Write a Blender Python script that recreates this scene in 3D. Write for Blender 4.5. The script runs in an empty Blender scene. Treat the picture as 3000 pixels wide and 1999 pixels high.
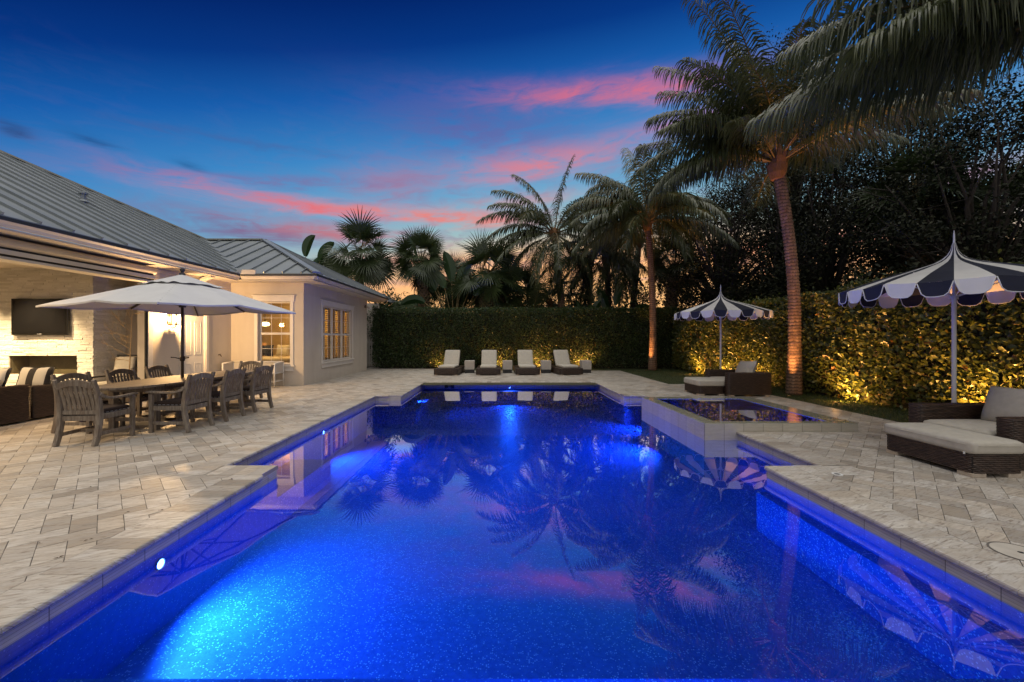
import bpy, bmesh, math, random
import numpy as np
from mathutils import Vector, Matrix

random.seed(7)
RNG = np.random.default_rng(11)
S = bpy.context.scene
C = S.collection
R = math.radians
PI = math.pi


def lin(r, g, b):
    def f(c):
        c /= 255.0
        return c / 12.92 if c <= 0.04045 else ((c + 0.055) / 1.055) ** 2.4
    return (f(r), f(g), f(b), 1.0)


# ------------------------------------------------------------------ node helpers
def nd(nt, kind, ins=None, **props):
    n = nt.nodes.new('ShaderNode' + kind)
    for k, v in props.items():
        setattr(n, k, v)
    for k, v in (ins or {}).items():
        s = n.inputs[k]
        if isinstance(v, bpy.types.NodeSocket):
            nt.links.new(v, s)
        else:
            s.default_value = v
    return n


def ramp(nt, fac, stops, interp='LINEAR'):
    n = nt.nodes.new('ShaderNodeValToRGB')
    n.color_ramp.interpolation = interp
    e = n.color_ramp.elements
    while len(e) < len(stops):
        e.new(0.5)
    for k, (p, c) in enumerate(stops):
        e[k].position = p
        e[k].color = c if len(c) == 4 else (*c, 1)
    nt.links.new(fac, n.inputs[0])
    return n.outputs[0]


def math_(nt, op, a, b=0.0, c=None, clamp=False):
    n = nt.nodes.new('ShaderNodeMath')
    n.operation = op
    n.use_clamp = clamp
    for k, v in enumerate((a, b, c)):
        if v is None:
            continue
        if isinstance(v, bpy.types.NodeSocket):
            nt.links.new(v, n.inputs[k])
        else:
            n.inputs[k].default_value = v
    return n.outputs[0]


def mixc(nt, fac, a, b, mode='MIX'):
    n = nt.nodes.new('ShaderNodeMix')
    n.data_type = 'RGBA'
    n.blend_type = mode
    n.clamp_factor = True
    for k, v in ((0, fac), (6, a), (7, b)):
        if isinstance(v, bpy.types.NodeSocket):
            nt.links.new(v, n.inputs[k])
        else:
            n.inputs[k].default_value = v
    return n.outputs[2]


def new_mat(name):
    m = bpy.data.materials.new(name)
    m.use_nodes = True
    nt = m.node_tree
    b = nt.nodes['Principled BSDF']
    return m, nt, b


def setin(nt, b, **kw):
    for k, v in kw.items():
        s = b.inputs[k.replace('_', ' ')]
        if isinstance(v, bpy.types.NodeSocket):
            nt.links.new(v, s)
        else:
            s.default_value = v


def bump(nt, b, height, strength=0.3, dist=0.01):
    n = nd(nt, 'Bump', {'Height': height, 'Strength': strength, 'Distance': dist})
    nt.links.new(n.outputs[0], b.inputs['Normal'])


def objco(nt):
    return nd(nt, 'TexCoord').outputs['Object']


def mapped(nt, vec, scale=(1, 1, 1), rot=(0, 0, 0)):
    n = nd(nt, 'Mapping', {'Vector': vec, 'Scale': scale, 'Rotation': rot})
    return n.outputs[0]


def noise(nt, vec, scale, detail=4, rough=0.55, dist=0.0):
    return nd(nt, 'TexNoise', {'Vector': vec, 'Scale': scale, 'Detail': detail, 'Roughness': rough, 'Distortion': dist}).outputs[0]


def simple(name, c1, c2, scale=6, rough=0.7, bumps=0.15, bscale=60, stretch=(1, 1, 1), metal=0.0, spec=0.5, bdist=0.005):
    m, nt, b = new_mat(name)
    v = mapped(nt, objco(nt), stretch)
    f = noise(nt, v, scale)
    setin(nt, b, Base_Color=ramp(nt, f, [(0.3, c1), (0.7, c2)]), Roughness=rough, Metallic=metal)
    b.inputs['Specular IOR Level'].default_value = spec
    if bumps:
        bump(nt, b, noise(nt, v, bscale, 3), bumps, bdist)
    return m


M = {}


def build_materials():
    # ---- pavers: cream travertine / marble with grey-brown veins; per-stone tint from attribute
    for key, tintlo, tinthi in (('paver', 0.0, 1.0), ('coping', 0.25, 1.0)):
        m, nt, b = new_mat(key + '_stone')
        uv = nd(nt, 'UVMap').outputs[0]
        at = nd(nt, 'Attribute', attribute_name='rnd').outputs['Fac']
        st = mapped(nt, uv, (2.2, 11, 1))
        n1 = noise(nt, st, 1.6, 5, 0.6, 1.2)
        n2 = noise(nt, mapped(nt, uv, (3.5, 26, 1)), 1.5, 4, 0.6, 2.0)
        n3 = noise(nt, uv, 1.3, 2)
        base = ramp(nt, at, [(0.0, (0.24, 0.22, 0.19)), (0.13, (0.37, 0.345, 0.305)), (0.38, (0.49, 0.465, 0.42)), (0.8, (0.60, 0.575, 0.52)), (0.92, (0.53, 0.47, 0.385)), (1.0, (0.43, 0.385, 0.325))])
        vein = ramp(nt, n1, [(0.36, (0, 0, 0)), (0.60, (1, 1, 1))])
        vein2 = ramp(nt, n2, [(0.52, (0, 0, 0)), (0.66, (1, 1, 1))])
        c = mixc(nt, math_(nt, 'MULTIPLY', vein, 0.6), base, (0.34, 0.285, 0.22, 1))
        c = mixc(nt, math_(nt, 'MULTIPLY', vein2, 0.75), c, (0.15, 0.115, 0.085, 1))
        c = mixc(nt, math_(nt, 'MULTIPLY', ramp(nt, n3, [(0.55, (0, 0, 0)), (0.75, (1, 1, 1))]), 0.3), c, (0.42, 0.33, 0.22, 1))
        ob = objco(nt)
        st1 = ramp(nt, noise(nt, ob, 0.8, 6, .65), [(0.45, (0, 0, 0)), (0.75, (1, 1, 1))])
        st2 = ramp(nt, noise(nt, ob, 5.5, 4, .6), [(0.60, (0, 0, 0)), (0.74, (1, 1, 1))])
        c = mixc(nt, math_(nt, 'MULTIPLY', st1, .28), c, (0.24, 0.21, 0.17, 1))
        c = mixc(nt, math_(nt, 'MULTIPLY', st2, .22), c, (0.20, 0.17, 0.13, 1))
        setin(nt, b, Base_Color=c, Roughness=math_(nt, 'MULTIPLY_ADD', n1, 0.25, 0.36))
        bump(nt, b, math_(nt, 'ADD', n1, math_(nt, 'MULTIPLY', n2, 0.5)), 0.25, 0.004)
        M[key] = m
    M['grout'] = simple('sandy_joint', (0.10, 0.09, 0.08, 1), (0.15, 0.135, 0.115, 1), 30, 0.95)
    # ---- ribbed waterline tile
    m, nt, b = new_mat('ribbed_tile')
    o = objco(nt)
    x, y, z = [nd(nt, 'SeparateXYZ', {0: o}).outputs[k] for k in range(3)]
    s = math_(nt, 'ADD', x, y)
    fz = math_(nt, 'FRACT', math_(nt, 'DIVIDE', z, 0.022))
    fs = math_(nt, 'FRACT', math_(nt, 'DIVIDE', s, 0.31))
    rib = math_(nt, 'LESS_THAN', fz, 0.17)
    joint = math_(nt, 'LESS_THAN', fs, 0.022)
    n1 = noise(nt, mapped(nt, o, (2, 2, 14)), 3, 4)
    idn = nd(nt, 'TexWhiteNoise', {'W': math_(nt, 'FLOOR', math_(nt, 'DIVIDE', s, 0.31))}, noise_dimensions='1D').outputs[0]
    base = ramp(nt, n1, [(0.3, (0.48, 0.44, 0.35)), (0.7, (0.60, 0.56, 0.46))])
    base = mixc(nt, math_(nt, 'MULTIPLY', idn, 0.3), base, (0.34, 0.31, 0.25, 1))
    c = mixc(nt, math_(nt, 'MULTIPLY', rib, 0.55), base, (0.18, 0.16, 0.12, 1))
    c = mixc(nt, math_(nt, 'MULTIPLY', joint, 0.8), c, (0.11, 0.095, 0.08, 1))
    setin(nt, b, Base_Color=c, Roughness=0.35)
    bump(nt, b, math_(nt, 'SUBTRACT', 1.0, math_(nt, 'MAXIMUM', rib, joint)), 0.5, 0.004)
    M['tile'] = m
    m, nt, b = new_mat('wet_spa_rim')
    n1 = noise(nt, objco(nt), 9, 4)
    setin(nt, b, Base_Color=ramp(nt, n1, [(0.3, (0.20, 0.20, 0.16)), (0.7, (0.28, 0.27, 0.22))]), Roughness=0.06)
    M['rim'] = m
    # ---- pebble plaster of the pool
    m, nt, b = new_mat('blue_pebble_finish')
    o = objco(nt)
    v1 = nd(nt, 'TexVoronoi', {'Vector': o, 'Scale': 75.0})
    v2 = nd(nt, 'TexVoronoi', {'Vector': o, 'Scale': 130.0})
    pick1 = nd(nt, 'SeparateColor', {0: v1.outputs['Color']}).outputs[0]
    pick2 = nd(nt, 'SeparateColor', {0: v2.outputs['Color']}).outputs[1]
    sp1 = math_(nt, 'MULTIPLY', math_(nt, 'GREATER_THAN', pick1, 0.80), math_(nt, 'LESS_THAN', v1.outputs['Distance'], 0.42))
    sp2 = math_(nt, 'MULTIPLY', math_(nt, 'GREATER_THAN', pick2, 0.62), math_(nt, 'LESS_THAN', v2.outputs['Distance'], 0.5))
    base = ramp(nt, noise(nt, o, 25, 3), [(0.35, (0.085, 0.155, 0.50)), (0.65, (0.13, 0.23, 0.66))])
    c = mixc(nt, math_(nt, 'MULTIPLY', sp2, 0.55), base, (0.20, 0.30, 0.50, 1))
    c = mixc(nt, math_(nt, 'MULTIPLY', sp1, 0.95), c, (0.75, 0.85, 0.95, 1))
    setin(nt, b, Base_Color=c, Roughness=0.5)
    M['pebble'] = m
    # ---- water: transparent body with mirror-like surface
    m, nt, b = new_mat('still_water')
    nt.nodes.remove(b)
    o = objco(nt)
    bp = nd(nt, 'Bump', {'Height': noise(nt, o, 2.2, 2), 'Strength': 0.03, 'Distance': 0.02})
    fr = nd(nt, 'Fresnel', {'IOR': 2.4, 'Normal': bp.outputs[0]})
    tr = nd(nt, 'BsdfTransparent', {'Color': (0.25, 0.50, 1.0, 1)})
    gl = nd(nt, 'BsdfGlossy', {'Color': (1, 1, 1, 1), 'Roughness': 0.0, 'Normal': bp.outputs[0]})
    # near-grazing rays are reflected almost completely
    cosv = math_(nt, 'SUBTRACT', 1.0, nd(nt, 'LayerWeight', {'Blend': 0.5}).outputs['Facing'])
    gz = nd(nt, 'MapRange', {'Value': cosv, 'From Min': 0.50, 'From Max': 0.07, 'To Min': 0.0, 'To Max': 0.95}, interpolation_type='SMOOTHSTEP').outputs[0]
    mx = nd(nt, 'MixShader', {0: math_(nt, 'MAXIMUM', fr.outputs[0], gz), 1: tr.outputs[0], 2: gl.outputs[0]})
    nt.links.new(mx.outputs[0], nt.nodes['Material Output'].inputs[0])
    M['water'] = m
    # ---- window glass
    m, nt, b = new_mat('window_glass')
    nt.nodes.remove(b)
    fa = nd(nt, 'LayerWeight', {'Blend': 0.5}).outputs['Facing']
    fr = nd(nt, 'Math', {0: math_(nt, 'POWER', fa, 5.0), 1: 0.9, 2: 0.035}, operation='MULTIPLY_ADD')
    tr = nd(nt, 'BsdfTransparent', {'Color': (0.92, 0.95, 0.93, 1)})
    gl = nd(nt, 'BsdfGlossy', {'Color': (1, 1, 1, 1), 'Roughness': 0.01})
    mx = nd(nt, 'MixShader', {0: fr.outputs[0], 1: tr.outputs[0], 2: gl.outputs[0]})
    nt.links.new(mx.outputs[0], nt.nodes['Material Output'].inputs[0])
    M['glass'] = m
    # ---- stucco
    m, nt, b = new_mat('cream_stucco')
    o = objco(nt)
    f = noise(nt, o, 1.2, 4)
    g = noise(nt, o, 70, 3, 0.6)
    c = ramp(nt, f, [(0.3, (0.56, 0.50, 0.42)), (0.7, (0.64, 0.58, 0.49))])
    c = mixc(nt, math_(nt, 'MULTIPLY', g, 0.35), c, (0.42, 0.37, 0.31, 1))
    sk_ = ramp(nt, noise(nt, mapped(nt, o, (3.5, 3.5, .35)), 1.0, 5, .6), [(0.48, (0, 0, 0)), (0.75, (1, 1, 1))])
    c = mixc(nt, math_(nt, 'MULTIPLY', sk_, 0.35), c, (0.44, 0.38, 0.31, 1))
    setin(nt, b, Base_Color=c, Roughness=0.9)
    bump(nt, b, g, 0.6, 0.006)
    M['stucco'] = m
    M['trim'] = simple('painted_trim', (0.66, 0.62, 0.56, 1), (0.72, 0.68, 0.62, 1), 3, 0.5, 0.05)
    M['gutter'] = simple('painted_gutter', (0.50, 0.46, 0.42, 1), (0.56, 0.52, 0.47, 1), 2, 0.45, 0.04, 8)
    M['soffit'] = simple('soffit_paint', (0.50, 0.45, 0.38, 1), (0.55, 0.49, 0.42, 1), 2, 0.8, 0.1)
    M['beam'] = simple('tan_beam', (0.40, 0.34, 0.27, 1), (0.46, 0.39, 0.31, 1), 2, 0.6, 0.05)
    M['slot'] = simple('black_slot', (0.004, 0.004, 0.004, 1), (0.008, 0.008, 0.008, 1), 5, 0.6, 0)
    M['door'] = simple('white_door_paint', (0.70, 0.68, 0.64, 1), (0.74, 0.72, 0.68, 1), 3, 0.4, 0.03)
    M['room'] = simple('warm_room_paint', (0.55, 0.42, 0.22, 1), (0.60, 0.47, 0.25, 1), 2, 0.85, 0)
    M['roomdark'] = simple('room_floor_wood', (0.12, 0.07, 0.035, 1), (0.2, 0.12, 0.06, 1), 5, 0.5, 0, stretch=(1, 12, 1))
    M['shutter'] = simple('stained_shutter', (0.42, 0.24, 0.10, 1), (0.52, 0.31, 0.14, 1), 5, 0.45, 0)
    # stacked ledger stone
    m, nt, b = new_mat('white_ledgestone')
    o = objco(nt)
    at = nd(nt, 'Attribute', attribute_name='rnd').outputs['Fac']
    c = ramp(nt, at, [(0, (0.60, 0.57, 0.50)), (0.6, (0.70, 0.67, 0.60)), (1, (0.76, 0.73, 0.67))])
    g = noise(nt, mapped(nt, o, (1, 1, 2.5)), 22, 5, 0.65)
    c = mixc(nt, math_(nt, 'MULTIPLY', ramp(nt, g, [(0.5, (0, 0, 0)), (0.8, (1, 1, 1))]), 0.4), c, (0.5, 0.46, 0.39, 1))
    setin(nt, b, Base_Color=c, Roughness=0.85)
    bump(nt, b, g, 0.9, 0.02)
    M['ledge'] = m
    # standing seam roof
    m, nt, b = new_mat('standing_seam_metal')
    o = objco(nt)
    f = noise(nt, o, 0.8, 4)
    setin(nt, b, Base_Color=ramp(nt, f, [(0.3, (0.20, 0.225, 0.23)), (0.7, (0.26, 0.285, 0.29))]), Roughness=0.42, Metallic=0.35)
    bump(nt, b, noise(nt, o, 2.2, 2), 0.22, 0.05)
    M['roof'] = m
    M['eaveshade'] = simple('eave_shadow_black', (0.02, 0.022, 0.024, 1), (0.03, 0.032, 0.035, 1), 4, 0.5, 0)  # near-black colour for the painted shadow line at the eaves
    M['flash'] = simple('tan_ridge_cap', (0.28, 0.27, 0.22, 1), (0.34, 0.33, 0.27, 1), 4, 0.5, 0, metal=0.2)
    # weathered teak
    m, nt, b = new_mat('weathered_teak')
    o = objco(nt)
    oi = nd(nt, 'ObjectInfo').outputs['Random']
    v = nd(nt, 'VectorMath', {0: o, 1: nd(nt, 'CombineXYZ', {0: math_(nt, 'MULTIPLY', oi, 9), 1: oi, 2: 0}).outputs[0]}, operation='ADD').outputs[0]
    g = noise(nt, mapped(nt, v, (45, 45, 5)), 1.0, 5, 0.65, 0.6)
    k = noise(nt, v, 6, 3)
    c = ramp(nt, g, [(0.25, (0.07, 0.052, 0.038)), (0.5, (0.19, 0.155, 0.118)), (0.75, (0.33, 0.285, 0.23))])
    c = mixc(nt, ramp(nt, k, [(0.45, (0, 0, 0)), (0.75, (0.6, 0.6, 0.6))]), c, (0.13, 0.075, 0.04, 1))
    setin(nt, b, Base_Color=c, Roughness=0.75)
    bump(nt, b, g, 0.5, 0.004)
    M['teak'] = m
    # table boards: grain and board joints along y
    m, nt, b = new_mat('teak_boards')
    o = objco(nt)
    x, y, z = [nd(nt, 'SeparateXYZ', {0: o}).outputs[k] for k in range(3)]
    fx = math_(nt, 'FRACT', math_(nt, 'DIVIDE', x, 0.095))
    bid = nd(nt, 'TexWhiteNoise', {'W': math_(nt, 'FLOOR', math_(nt, 'DIVIDE', x, 0.095))}, noise_dimensions='1D').outputs[0]
    g = noise(nt, mapped(nt, o, (40, 2.4, 10)), 1.0, 5, 0.65, 0.8)
    c = ramp(nt, g, [(0.25, (0.08, 0.058, 0.04)), (0.5, (0.19, 0.15, 0.11)), (0.75, (0.29, 0.24, 0.19))])
    c = mixc(nt, math_(nt, 'MULTIPLY', bid, 0.4), c, (0.12, 0.08, 0.05, 1))
    j = math_(nt, 'LESS_THAN', fx, 0.06)
    c = mixc(nt, j, c, (0.015, 0.012, 0.01, 1))
    setin(nt, b, Base_Color=c, Roughness=0.6)
    bump(nt, b, math_(nt, 'SUBTRACT', g, math_(nt, 'MULTIPLY', j, 2)), 0.4, 0.004)
    M['boards'] = m
    M['darkwood'] = simple('dark_pole_wood', (0.035, 0.022, 0.013, 1), (0.07, 0.045, 0.026, 1), 4, 0.5, 0.2, 8, (12, 12, 1))
    M['seatpad'] = simple('brown_seat_fabric', (0.022, 0.013, 0.009, 1), (0.035, 0.02, 0.014, 1), 20, 0.95, 0.3, 220)
    M['tie'] = simple('grey_tie', (0.3, 0.3, 0.32, 1), (0.4, 0.4, 0.42, 1), 20, 0.9, 0)
    # fabrics
    M['canvas'] = simple('grey_canvas', (0.54, 0.535, 0.52, 1), (0.60, 0.595, 0.58, 1), 3, 0.9, 0.12, 140)
    M['cushion'] = simple('oatmeal_fabric', (0.40, 0.37, 0.31, 1), (0.47, 0.44, 0.37, 1), 14, 0.95, 0.35, 260)
    M['white'] = simple('white_canvas', (0.62, 0.61, 0.57, 1), (0.70, 0.69, 0.65, 1), 4, 0.9, 0.2, 200)
    M['navy'] = simple('navy_canvas', (0.006, 0.008, 0.02, 1), (0.010, 0.013, 0.03, 1), 5, 0.85, 0.2, 200)
    M['piping'] = simple('pale_piping', (0.6, 0.6, 0.58, 1), (0.66, 0.66, 0.64, 1), 5, 0.8, 0)
    m, nt, b = new_mat('striped_pillow_fabric')
    o = objco(nt)
    x = nd(nt, 'SeparateXYZ', {0: o}).outputs[0]
    st = math_(nt, 'LESS_THAN', math_(nt, 'FRACT', math_(nt, 'ADD', math_(nt, 'DIVIDE', x, 0.30), 0.25)), 0.42)
    setin(nt, b, Base_Color=mixc(nt, st, (0.42, 0.40, 0.36, 1), (0.012, 0.010, 0.010, 1)), Roughness=0.9)
    M['stripe'] = m
    # wicker
    m, nt, b = new_mat('brown_wicker')
    o = objco(nt)
    at = nd(nt, 'Attribute', attribute_name='rnd').outputs['Fac']
    g = noise(nt, mapped(nt, o, (9, 9, 60)), 1.0, 3)
    c = ramp(nt, g, [(0.3, (0.016, 0.009, 0.006)), (0.55, (0.05, 0.029, 0.019)), (0.75, (0.105, 0.07, 0.048))])
    setin(nt, b, Base_Color=c, Roughness=0.38)
    bump(nt, b, noise(nt, o, 120, 2), 0.2, 0.002)
    M['wicker'] = m
    M['wickercore'] = simple('wicker_inside', (0.006, 0.004, 0.003, 1), (0.012, 0.008, 0.006, 1), 30, 0.8, 0.2, 90)
    m, nt, b = new_mat('white_wicker')
    o = objco(nt)
    x, y, z = [nd(nt, 'SeparateXYZ', {0: o}).outputs[k] for k in range(3)]
    w1 = math_(nt, 'SINE', math_(nt, 'MULTIPLY', math_(nt, 'ADD', x, y), 260))
    w2 = math_(nt, 'SINE', math_(nt, 'MULTIPLY', z, 260))
    h = math_(nt, 'MULTIPLY', w1, w2)
    setin(nt, b, Base_Color=mixc(nt, math_(nt, 'MULTIPLY_ADD', h, 0.3, 0.3), (0.58, 0.55, 0.50, 1), (0.25, 0.22, 0.19, 1)), Roughness=0.6)
    bump(nt, b, h, 0.5, 0.004)
    M['whitewicker'] = m
    M['whitepaint'] = simple('white_cane_paint', (0.60, 0.58, 0.54, 1), (0.68, 0.66, 0.62, 1), 5, 0.5, 0.1)
    M['foot'] = simple('pale_wood_foot', (0.36, 0.30, 0.23, 1), (0.46, 0.39, 0.31, 1), 8, 0.6, 0.2, 30, (6, 6, 30))
    M['stonebox'] = simple('pale_cast_stone', (0.40, 0.365, 0.32, 1), (0.47, 0.43, 0.375, 1), 9, 0.8, 0.2, 90)
    M['darkbase'] = simple('dark_plinth', (0.015, 0.014, 0.014, 1), (0.03, 0.028, 0.026, 1), 9, 0.6, 0)
    M['whitemetal'] = simple('white_pole', (0.60, 0.59, 0.57, 1), (0.66, 0.65, 0.63, 1), 3, 0.35, 0)
    M['bronze'] = simple('dark_bronze', (0.03, 0.02, 0.012, 1), (0.06, 0.04, 0.025, 1), 9, 0.4, 0, metal=0.7)
    M['tvglass'] = simple('tv_screen', (0.006, 0.006, 0.007, 1), (0.008, 0.008, 0.009, 1), 2, 0.06, 0)
    M['tvframe'] = simple('tv_bezel', (0.004, 0.004, 0.004, 1), (0.006, 0.006, 0.006, 1), 2, 0.3, 0)
    M['firebox'] = simple('firebox_steel', (0.12, 0.09, 0.06, 1), (0.20, 0.15, 0.09, 1), 3, 0.25, 0)
    M['linen'] = simple('bed_linen', (0.55, 0.48, 0.36, 1), (0.64, 0.56, 0.43, 1), 8, 0.9, 0.3, 20)
    M['twig'] = simple('dry_twig', (0.30, 0.20, 0.09, 1), (0.40, 0.28, 0.14, 1), 30, 0.8, 0)
    M['litter'] = simple('dry_leaf', (0.02, 0.014, 0.01, 1), (0.10, 0.06, 0.025, 1), 20, 0.8, 0)
    # ground
    m, nt, b = new_mat('lawn_grass')
    o = objco(nt)
    f = noise(nt, o, 2.0, 4)
    g = noise(nt, o, 160, 3, 0.7)
    c = ramp(nt, f, [(0.3, (0.035, 0.045, 0.012)), (0.7, (0.055, 0.065, 0.018))])
    c = mixc(nt, ramp(nt, g, [(0.4, (0, 0, 0)), (0.7, (0.8, 0.8, 0.8))]), c, (0.018, 0.024, 0.006, 1))
    setin(nt, b, Base_Color=c, Roughness=0.9)
    bump(nt, b, g, 0.8, 0.02)
    M['lawn'] = m
    M['ground'] = simple('garden_soil', (0.025, 0.024, 0.012, 1), (0.05, 0.05, 0.02, 1), 1.5, 0.95, 0.4, 12)
    # foliage: per-leaf tint from attribute
    def leaf(key, cols, rough=0.42, trans=0.25, spec=.5):
        m, nt, b = new_mat(key + '_leaf')
        at = nd(nt, 'Attribute', attribute_name='rnd').outputs['Fac']
        c = ramp(nt, at, cols)
        setin(nt, b, Base_Color=c, Roughness=rough, Specular_IOR_Level=spec)
        if trans:
            tl = nd(nt, 'BsdfTranslucent', {'Color': c})
            mx = nd(nt, 'MixShader', {0: trans, 1: b.outputs[0], 2: tl.outputs[0]})
            nt.links.new(mx.outputs[0], nt.nodes['Material Output'].inputs[0])
        M[key] = m
    leaf('clusia', [(0, (0.034, 0.050, 0.013)), (0.45, (0.085, 0.108, 0.024)), (0.85, (0.155, 0.165, 0.038)), (0.95, (0.22, 0.17, 0.03)), (1, (0.25, 0.11, 0.03))], 0.38)
    leaf('ficus', [(0, (0.016, 0.034, 0.010)), (0.6, (0.045, 0.078, 0.020)), (0.94, (0.09, 0.125, 0.032)), (1, (0.16, 0.09, 0.03))], 0.36)
    leaf('palm', [(0, (0.042, 0.056, 0.020)), (0.6, (0.10, 0.115, 0.045)), (1, (0.19, 0.17, 0.085))], 0.36, 0.25)
    leaf('sabal', [(0, (0.022, 0.038, 0.012)), (0.7, (0.055, 0.08, 0.024)), (0.93, (0.08, 0.10, 0.03)), (1, (0.15, 0.09, 0.035))], 0.4, 0.15)
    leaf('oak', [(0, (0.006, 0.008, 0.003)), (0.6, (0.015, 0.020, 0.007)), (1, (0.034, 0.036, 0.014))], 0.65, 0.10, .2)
    leaf('paddle', [(0, (0.02, 0.05, 0.014)), (0.6, (0.045, 0.09, 0.025)), (1, (0.10, 0.14, 0.06))], 0.35, 0.2)
    leaf('shrub', [(0, (0.015, 0.035, 0.008)), (0.6, (0.04, 0.075, 0.016)), (1, (0.08, 0.12, 0.03))], 0.4, 0.2)
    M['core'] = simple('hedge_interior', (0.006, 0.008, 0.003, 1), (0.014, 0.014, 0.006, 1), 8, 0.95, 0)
    M['stem'] = simple('hedge_twig', (0.10, 0.065, 0.035, 1), (0.17, 0.11, 0.06, 1), 20, 0.8, 0)
    m, nt, b = new_mat('ringed_palm_bark')
    o = objco(nt)
    z = nd(nt, 'SeparateXYZ', {0: o}).outputs[2]
    n1 = noise(nt, mapped(nt, o, (14, 14, 3)), 1, 5, 0.65)
    rz = math_(nt, 'FRACT', math_(nt, 'ADD', math_(nt, 'DIVIDE', z, 0.085), math_(nt, 'MULTIPLY', n1, 1.6)))
    ring = math_(nt, 'LESS_THAN', rz, 0.34)
    c = ramp(nt, n1, [(0.3, (0.10, 0.055, 0.032)), (0.5, (0.19, 0.115, 0.07)), (0.72, (0.30, 0.205, 0.14))])
    c = mixc(nt, math_(nt, 'MULTIPLY', ring, 0.75), c, (0.035, 0.022, 0.014, 1))
    setin(nt, b, Base_Color=c, Roughness=0.85)
    bump(nt, b, math_(nt, 'SUBTRACT', n1, ring), 0.7, 0.02)
    M['bark'] = m
    M['oakbark'] = simple('tree_bark', (0.018, 0.013, 0.009, 1), (0.045, 0.034, 0.024, 1), 7, 0.9, 0.6, 12, (3, 3, 1), bdist=0.03)
    M['boot'] = simple('palm_boot', (0.16, 0.10, 0.055, 1), (0.30, 0.20, 0.11, 1), 9, 0.85, 0.4, 30)
    M['fiber'] = simple('palm_fibre', (0.12, 0.055, 0.02, 1), (0.24, 0.12, 0.045, 1), 14, 0.9, 0.4, 40, (4, 4, 1))
    M['petiole'] = simple('palm_petiole', (0.13, 0.09, 0.025, 1), (0.22, 0.15, 0.05, 1), 6, 0.5, 0)

    def emis(key, col, st):
        m, nt, b = new_mat(key)
        nt.nodes.remove(b)
        e = nd(nt, 'Emission', {'Color': (*col, 1), 'Strength': st})
        nt.links.new(e.outputs[0], nt.nodes['Material Output'].inputs[0])
        M[key] = m
    emis('lamp_glow', (1.0, 0.74, 0.36), 22)
    emis('pendant_glow', (1.0, 0.75, 0.33), 7)
    emis('pool_lens', (0.30, 0.45, 1.0), 22)
    emis('well_lens', (1.0, 0.62, 0.25), 2.2)


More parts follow.
